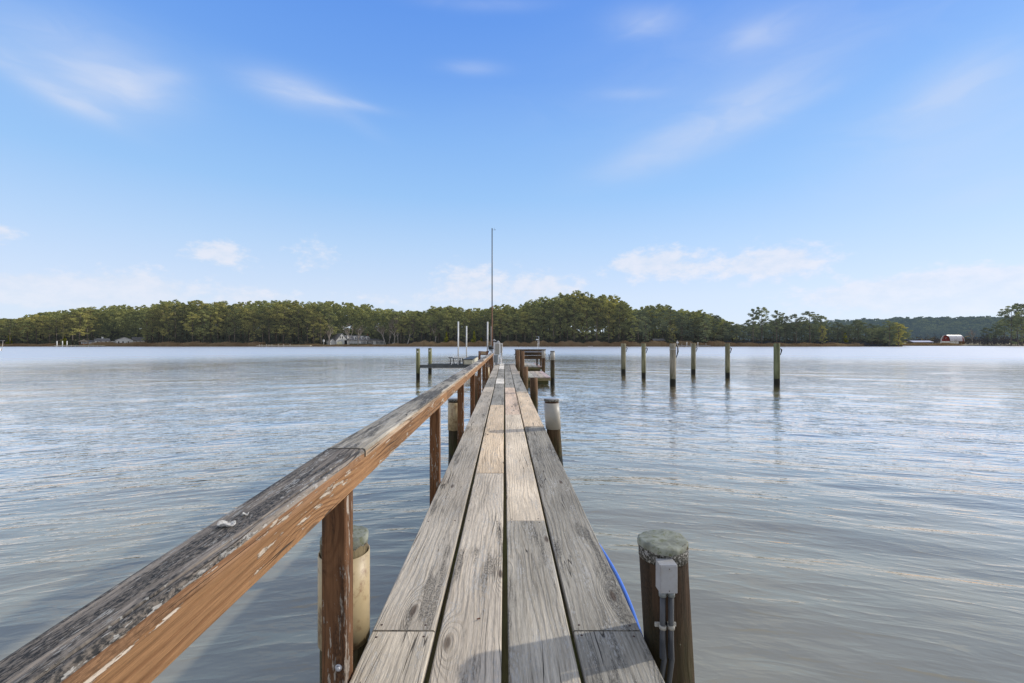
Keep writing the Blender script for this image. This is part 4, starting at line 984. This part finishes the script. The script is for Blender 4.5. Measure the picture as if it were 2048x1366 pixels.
# lamp pole behind the bench
Z = 30.; e = empty('pole_lamp', (WX(1077.6, Z), Z, bz), 'thin pole with a small white lamp hood behind the bench', 'lamp')
mb = MB(); mb.tube([(0, 0, 0), (0, 0, WZ(672.6, Z) - bz)], .014, 6); mb.build('pole', M['galv'], e)
mb = MB(); mb.tube([(0, 0, WZ(673.2, Z) - bz), (-.2, 0, WZ(673.5, Z) - bz)], .008, 5); mb.build('arm', M['galv'], e)
mb = MB(); zc = WZ(680, Z) - bz; mb.tube([(-.09, 0, 0), (-.09, 0, zc)], .009, 5); mb.lathe((-.11, 0, zc), [(.11, 0), (.09, .02), (.02, .06), (.0001, .065)], 14); mb.build('lamp_hood', M['white'], e)

# ------------------------------------------------------------------ boat lift on the left
e = empty('boat_lift', (-3.3, 26, 0), 'open boat lift with dark cross beams and white guide poles left of the dock end', 'boat lift'); ox, oy = -3.3, 26.
gp = (.24, .24, .12)
for (px_, Z, yt, r) in ((836, 25.8, 698, .115), (860, 31.2, 697, .125)):
    x = WX(px_, Z); zt = WZ(yt, Z); mb = MB()
    mb.tube([(x - ox, Z - oy, -1.), (x - ox, Z - oy, .2), (x - ox, Z - oy, 1.), (x - ox, Z - oy, zt)], [r, r, r, r * .96], 14, lump=.03, tone=gp); po = mb.build('piling', M['mpile'], e)
    mb = MB(); mb.lathe((x - ox, Z - oy, zt), [(r, 0), (r * .98, .03), (.0001, .035)], 14); mb.build('cap', M['capdark'], po)
    mb = MB(); mb.box(x - ox - .03, x - ox + .04, Z - oy - r - .012, Z - oy - r, zt - .2, zt - .12); mb.build('tag', M['white'], po)
def ibeam(mb, x0, x1, y, z, h=.16, w=.11):
    mb.board((x0, y, z + h / 2), (x1, y, z + h / 2), w, .014, side=(0, 1, 0)); mb.board((x0, y, z - h / 2), (x1, y, z - h / 2), w, .014, side=(0, 1, 0)); mb.board((x0, y, z), (x1, y, z), .012, h - .016, side=(0, 1, 0))
mb = MB(); ibeam(mb, -4.95 - ox, -1.3 - ox, -.15, WZ(732.6, 25.9)); mb.build('cross_beam', M['steel'], e)
mb = MB(); ibeam(mb, -5.25 - ox, -1.3 - ox, 5.1, WZ(729.2, 31.1), .13); mb.build('cross_beam', M['steel'], e)
zb = WZ(732.6, 25.9) + .09
for xb in (-2.08,):
    mb = MB(); mb.board((xb - ox, -.1, zb + .15), (xb - ox, 5.2, zb + .15), .50, .26, side=(1, 0, 0)); bu = mb.build('bunk', M['cream'], e)
    mb = MB(); mb.board((xb - ox, -.14, zb + .30), (xb - ox, 5.2, zb + .33), .56, .035, side=(1, 0, 0)); mb.build('carpet_strip', M['black'], bu)
    mb = MB(); mb.board((xb - ox - .27, -.15, zb - .1), (xb - ox - .27, -.15, zb + .30), .04, .03); mb.build('bracket', M['black'], bu)
for (px_, Z, yt, yb, r) in ((916.3, 25.95, 643, 731, .040), (932.9, 31., 652, 723, .042), (975., 27., 643.5, 706, .040)):
    x = WX(px_, Z) - ox; mb = MB(); mb.tube([(x, Z - oy, WZ(yb, Z)), (x + .01, Z - oy, WZ(yt, Z))], r, 10); mb.build('guide_pole', M['white'], e)
Z = 29.; zt = WZ(716, Z); x = lambda p: WX(p, Z) - ox
mb = MB(); y_ = Z - oy
mb.board((x(897), y_, WZ(715.2, Z)), (x(905), y_, WZ(715.4, Z)), .05, .05); mb.board((x(905), y_, WZ(716.5, Z)), (x(921), y_, WZ(716.5, Z)), .05, .04, side=(0, 1, 0))
for a, b_ in ((900.5, 900.8), (906, 909), (916.5, 920.5), (920.5, 920.2), (924.5, 927)): mb.board((x(a), y_, WZ(716.5, Z)), (x(b_), y_, WZ(730, Z)), .05, .05)
mb.build('cradle_bracket', M['black'], e)
mb = MB(); mb.board((x(905.5), y_ + .03, WZ(722, Z)), (x(902), y_ + .03, WZ(730, Z)), .05, .03); mb.build('cradle_brace', M['white'], e)

# mast
Z = 27.2; x = WX(984.2, Z); e = empty('mast', (x, Z, DECK), 'very tall thin mast with rusty lower half rising at the end of the handrail', 'mast'); zt = WZ(456.5, Z) - DECK
zm = WZ(612, Z) - DECK
mb = MB(); mb.tube([(0, 0, 0), (0, 0, zm)], .042, 10); mb.build('lower_pole', M['rust'], e)
mb = MB(); mb.tube([(0, 0, zm), (0, 0, zt)], [.034, .029], 10); mb.build('upper_pole', M['poled'], e)
mb = MB(); mb.tube([(0, 0, zt - .10), (.13, 0, zt - .09), (.15, 0, zt + .02)], .006, 5); mb.tube([(.13, 0, zt - .095), (.21, 0, zt - .095)], .014, 6); mb.build('wind_vane', M['black'], e)
Z = 29.; e = empty('thin_post', (WX(982.2, Z), Z, DECK), 'short thin pale post just left of the tall mast', 'post'); mb = MB(); mb.tube([(0, 0, 0), (0, 0, WZ(652.5, Z) - DECK)], .02, 6); mb.build('shaft', M['barkl'], e)
# electrical pedestal boxes
Z = 26.9; X = lambda p: WX(p, Z)
for (pa, pb, ya, yb, Zq, lab) in ((989.4, 999.8, 685.5, 709.6, 26.9, 'front white utility cabinet on the dock end beside the mast'), (1000.2, 1005.2, 687.2, 706.8, 27.9, 'rear white utility cabinet half hidden behind the front one')):
    xa, xb = WX(pa, Zq), WX(pb, Zq); c = ((xa + xb) / 2, Zq, WZ(yb, Zq)); h = WZ(ya, Zq) - c[2]; w = xb - xa
    e = empty('utility_cabinet', c, lab, 'electrical cabinet', 'white utility cabinets')
    mb = MB(); mb.box(-w / 2, w / 2, 0, .26, 0, h, ch=.012); mb.build('housing', M['white'], e)
    mb = MB(); mb.box(-w / 2 + .03, w / 2 - .03, -.014, -.002, .03, h - .05, ch=.003); mb.build('door', M['sleevew'], e)
    mb = MB(); mb.box(-w / 2 - .015, w / 2 + .015, -.03, .28, h + .002, h + .022, ch=.006); mb.build('lid', M['white'], e)
    mb = MB(); mb.box(-.05, .05, .27, .36, DECK - c[2], h - .05); mb.build('support_post', M['pile'], e)
c = (WX(991.8, 26.6), 26.6, WZ(725, 26.6)); e = empty('meter_box', c, 'grey metal box under the front white cabinet', 'electrical box')
hh = WZ(710.2, 26.6) - c[2]; mb = MB(); mb.box(-.12, .12, 0, .2, 0, hh, ch=.008); mb.build('housing', M['grey'], e); mb = MB(); mb.box(-.105, .105, -.008, -.001, .05, hh - .02); mb.build('cover', M['grey'], e)
mb = MB(); mb.tube([(0, .1, -.35), (0, .1, 0)], .03, 8); mb.build('conduit', M['conduit'], e)
for (px_, yt, yb, Zq, lab) in ((988.4, 677, 681.5, 27.6, 'left domed cap light on a post behind the white cabinet'), (996.3, 680.2, 684.6, 27.4, 'right domed cap light on a post behind the white cabinet')):
    x = WX(px_, Zq); zc = WZ(yb, Zq); e = empty('post_lamp', (x, Zq, DECK), lab, 'lamp', 'domed post lamps'); zc -= DECK
    mb = MB(); mb.box(-.045, .045, -.045, .045, 0, zc - .07); mb.build('post', M['stain'], e)
    mb = MB(); mb.lathe((0, 0, zc - .07), [(.05, 0), (.045, .07)], 12); mb.build('lamp_body', M['black'], e)
    mb = MB(); mb.lathe((0, 0, zc), [(.105, 0), (.09, .03), (.04, .075), (.02, .085), (.018, .105), (.0001, .11)], 16); mb.build('lamp_hood', M['lgrey'], e)
# lift motor
Z = 26.6; c = (WX(982.5, Z), Z, WZ(703, Z)); e = empty('lift_motor', c, 'dark lift motor unit behind the far end of the handrail', 'motor')
mb = MB(); mb.tube([(-.16, 0, .2), (.13, 0, .22)], .085, 12); mb.build('motor_body', M['black'], e); mb = MB(); mb.box(-.13, .1, -.1, .1, .05, .14); mb.box(-.10, .02, -.08, .08, .29, .36); mb.build('gearbox', M['grey'], e)
mb = MB(); mb.box(-.05, .05, -.05, .05, DECK - c[2], .05); mb.build('mount_post', M['pile'], e)
mb = MB(); mb.tube([(-.27, -.3, -.02), (-.12, -.3, .0)], .055, 10); mb.build('pulley', M['black'], e)
# side bench at the left of the dock end
Z = 25.6; x0, x1 = WX(957.3, Z), WX(976, Z); c = ((x0 + x1) / 2, Z, DECK); e = empty('side_bench', c, 'small brown wooden bench behind the far end of the handrail', 'bench'); w = (x1 - x0) / 2
st = (.33, .19, .09); zt = WZ(702, Z) - DECK; zl = WZ(709.5, Z) - DECK
for sx in (-w + .05, w - .05):
    mb = MB(); mb.board((sx, 0, -.6), (sx, 0, zt), .12, .09, side=(1, 0, 0), tone=(.18, .07, .035)); mb.build('leg', M['stain'], e)
mb = MB(); mb.board((-w + .115, 0, zt - .09), (w - .115, 0, zt - .11), .04, .17, side=(0, 1, 0), tone=(.42, .3, .18)); mb.build('backrest', M['stain'], e)
mb = MB(); mb.board((-w + .0, .25, zl), (w, .25, zl), .42, .04, side=(0, 1, 0), tone=(.2, .12, .07)); mb.build('seat', M['stain'], e)

# ------------------------------------------------------------------ sky, sun, camera
SUN_EL, SUN_AZ = 27.0, 73.0
w = bpy.data.worlds.new('World'); S.world = w; w.use_nodes = True; w.node_tree.nodes.clear()
n = NT(tree=w.node_tree)
sky = n.node('ShaderNodeTexSky', sky_type='NISHITA', sun_disc=False, sun_elevation=R(SUN_EL), sun_rotation=R(SUN_AZ), altitude=0., air_density=1.0, dust_density=.4, ozone_density=1.6).outputs[0]
dv = n.node('ShaderNodeTexCoord').outputs['Generated']; sp = n.node('ShaderNodeSeparateXYZ', {0: dv}); dx, dy, dz = sp.outputs
az = n.math('MULTIPLY', n.math('ARCTAN2', dx, dy), 57.2958); el = n.math('MULTIPLY', n.math('ARCSINE', dz), 57.2958)
SKYGAIN = (1.22, 1.52, 2.35)
c = n.mix(1., sky, SKYGAIN, 'MULTIPLY')
def lin(r, g, b, k=1 / .09): return tuple((((q / 255 + .055) / 1.055) ** 2.4) * k for q in (r, g, b))
rp = n.node('ShaderNodeValToRGB', {0: n.math('DIVIDE', el, 45., clamp=True)}); cr = rp.color_ramp
stops = [(0, (222, 233, 248)), (5.5, (216, 230, 248)), (11.5, (190, 219, 249)), (17.5, (160, 204, 249)), (24, (138, 188, 247)), (30, (116, 169, 243)), (38, (98, 153, 238))]
while len(cr.elements) < len(stops): cr.elements.new(.5)
for e_, (a_, q_) in zip(cr.elements, stops): e_.position = a_ / 45.; e_.color = (*lin(*q_, k=1.), 1)
grad = n.node('ShaderNodeVectorMath', {0: rp.outputs[0], 1: (11.11, 11.11, 11.11)}, operation='MULTIPLY').outputs[0]
c = n.mix(.88, c, grad)
# unseen pale sky sheet added overhead and behind to neutralise and lift the light
fill_veil = n.rng(el, 37., 56., 0., .93)
side = n.math('MULTIPLY', n.rng(n.math('ABSOLUTE', az), 62., 100., 0., .75), n.rng(el, -5., 5., .6, 1.))
c = n.mix(n.math('MAXIMUM', fill_veil, side), c, n.mix(fill_veil, (5.6, 5.8, 6.2), (9.0, 8.9, 8.9)))
def ang(px_, py_):
    return math.degrees(math.atan2(px_ - 1009, F)), math.degrees(math.atan2(686.5 - py_, math.hypot(F, px_ - 1009)))
def blob(px_, py_, hw, hh, rot=0.):
    a0, e0 = ang(px_, py_); k = 57.3 * math.cos(math.radians(a0)) ** 1.5 / F; cr, sr = math.cos(R(rot)), math.sin(R(rot))
    A = n.math('SUBTRACT', az, a0); E = n.math('SUBTRACT', el, e0)
    u = n.math('ADD', n.math('MULTIPLY', A, cr / (hw * k)), n.math('MULTIPLY', E, sr / (hw * k)))
    v = n.math('ADD', n.math('MULTIPLY', A, -sr / (hh * k)), n.math('MULTIPLY', E, cr / (hh * k)))
    d2 = n.math('ADD', n.math('MULTIPLY', u, u), n.math('MULTIPLY', v, v))
    return n.math('EXPONENT', n.math('MULTIPLY', d2, -1.))
def total(lst):
    s_ = None
    for (args, amp) in lst:
        q = n.math('MULTIPLY', blob(*args), amp); s_ = q if s_ is None else n.math('ADD', s_, q)
    return s_
# wispy cirrus, streaked by a warped stretched noise
cir = total([((225, 180, 100, 48, 8), 1.0), ((80, 165, 130, 22, -18), .62), ((330, 150, 45, 14, 12), .35), ((150, 100, 200, 80, 0), .42), ((585, 182, 85, 26, -3), .75), ((675, 203, 80, 8, -2), .6), ((700, 235, 60, 14, -22), .2),
             ((1440, 245, 170, 40, 16), .62), ((1560, 215, 90, 18, 8), .35), ((1900, 165, 100, 44, 18), .66), ((1285, 42, 60, 22, -6), .5), ((950, 136, 55, 10, 0), .35), ((1520, 68, 70, 24, 0), .36), ((1900, 270, 240, 120, 10), .36), ((1260, 188, 60, 9, -5), .3), ((1980, 380, 130, 34, 8), .26), ((1500, 110, 450, 120, 5), .2), ((1330, 300, 160, 26, 14), .25), ((960, 8, 120, 10, 0), .25)])
wv = n.vec(n.math('MULTIPLY', az, .05), n.math('MULTIPLY', el, .13), 0.)
wr = n.noise(wv, 1.6, 3., .5)
cn = n.noise(n.vec(n.math('ADD', n.math('MULTIPLY', az, .055), n.math('MULTIPLY', wr, 1.4)), n.math('ADD', n.math('MULTIPLY', el, .20), n.math('MULTIPLY', wr, 2.)), 3.), 1.5, 6., .52)
cm_ = n.math('MULTIPLY', cir, n.rng(cn, .2, .8, .45, 1.2), clamp=True)
c = n.mix(n.math('MULTIPLY', cm_, .82), c, (7.2, 8.1, 10.1))
# low cumulus
cum = total([((440, 508, 66, 30, 0), 1.0), ((260, 578, 110, 44, 5), 1.15), ((45, 575, 90, 40, 0), 1.1), ((0, 465, 36, 26, 0), .95), ((630, 510, 60, 40, 0), .6), ((930, 568, 74, 44, 0), .9), ((1085, 578, 100, 36, 0), .95), ((1250, 530, 44, 18, 0), .8),
             ((1335, 528, 72, 40, 0), 1.0), ((1560, 524, 96, 42, 0), 1.1), ((1450, 534, 60, 24, 0), .4), ((1900, 582, 165, 50, 0), 1.4), ((2040, 572, 70, 34, 0), .9), ((500, 590, 70, 26, 0), .6), ((1700, 590, 120, 26, 0), .5), ((760, 600, 160, 22, 0), .4), ((300, 605, 380, 44, 0), .4), ((1850, 600, 330, 48, 0), .4)])
kn = n.noise(n.vec(n.math('MULTIPLY', az, .30), n.math('MULTIPLY', el, .52), 1.), 1.7, 7., .6)
kd = n.rng(n.math('ADD', cum, n.math('MULTIPLY', n.math('SUBTRACT', kn, .5), 1.7)), .28, .92, 0., 1.)
kd = n.math('MULTIPLY', kd, n.math('MULTIPLY', n.rng(el, 2., 9., .55, 1.), n.rng(cum, .02, .25, 0., 1.)))
c = n.mix(n.math('MULTIPLY', kd, .62), c, n.mix(n.rng(kn, .3, .7), (8.3, 8.9, 10.1), (10.2, 9.9, 10.4)))
bg = n.node('ShaderNodeBackground', {'Color': c, 'Strength': .09}).outputs[0]
n.node('ShaderNodeOutputWorld', {'Surface': bg})

sl = bpy.data.lights.new('sun', 'SUN'); sl.energy = 2.9; sl.angle = R(1.2); sl.color = (1., .93, .82)
so = bpy.data.objects.new('sun', sl); link(so)
d = Vector((math.sin(R(SUN_AZ)) * math.cos(R(SUN_EL)), math.cos(R(SUN_AZ)) * math.cos(R(SUN_EL)), math.sin(R(SUN_EL))))
so.rotation_euler = d.to_track_quat('Z', 'Y').to_euler(); so.location = (20, 5, 20)

cd = bpy.data.cameras.new('camera'); cam = bpy.data.objects.new('camera', cd); link(cam)
cam.location = (0, 0, HW); cam.rotation_euler = (R(90), 0, 0)
cd.sensor_width = 36.; cd.lens = F / 2048 * 36.; cd.shift_x = (1024 - 1009) / 2048; cd.shift_y = (686.5 - 683) / 2048
cd.clip_start = .05; cd.clip_end = 8000
S.camera = cam
S.view_settings.view_transform = 'Standard'; S.view_settings.look = 'None'; S.view_settings.exposure = 0.
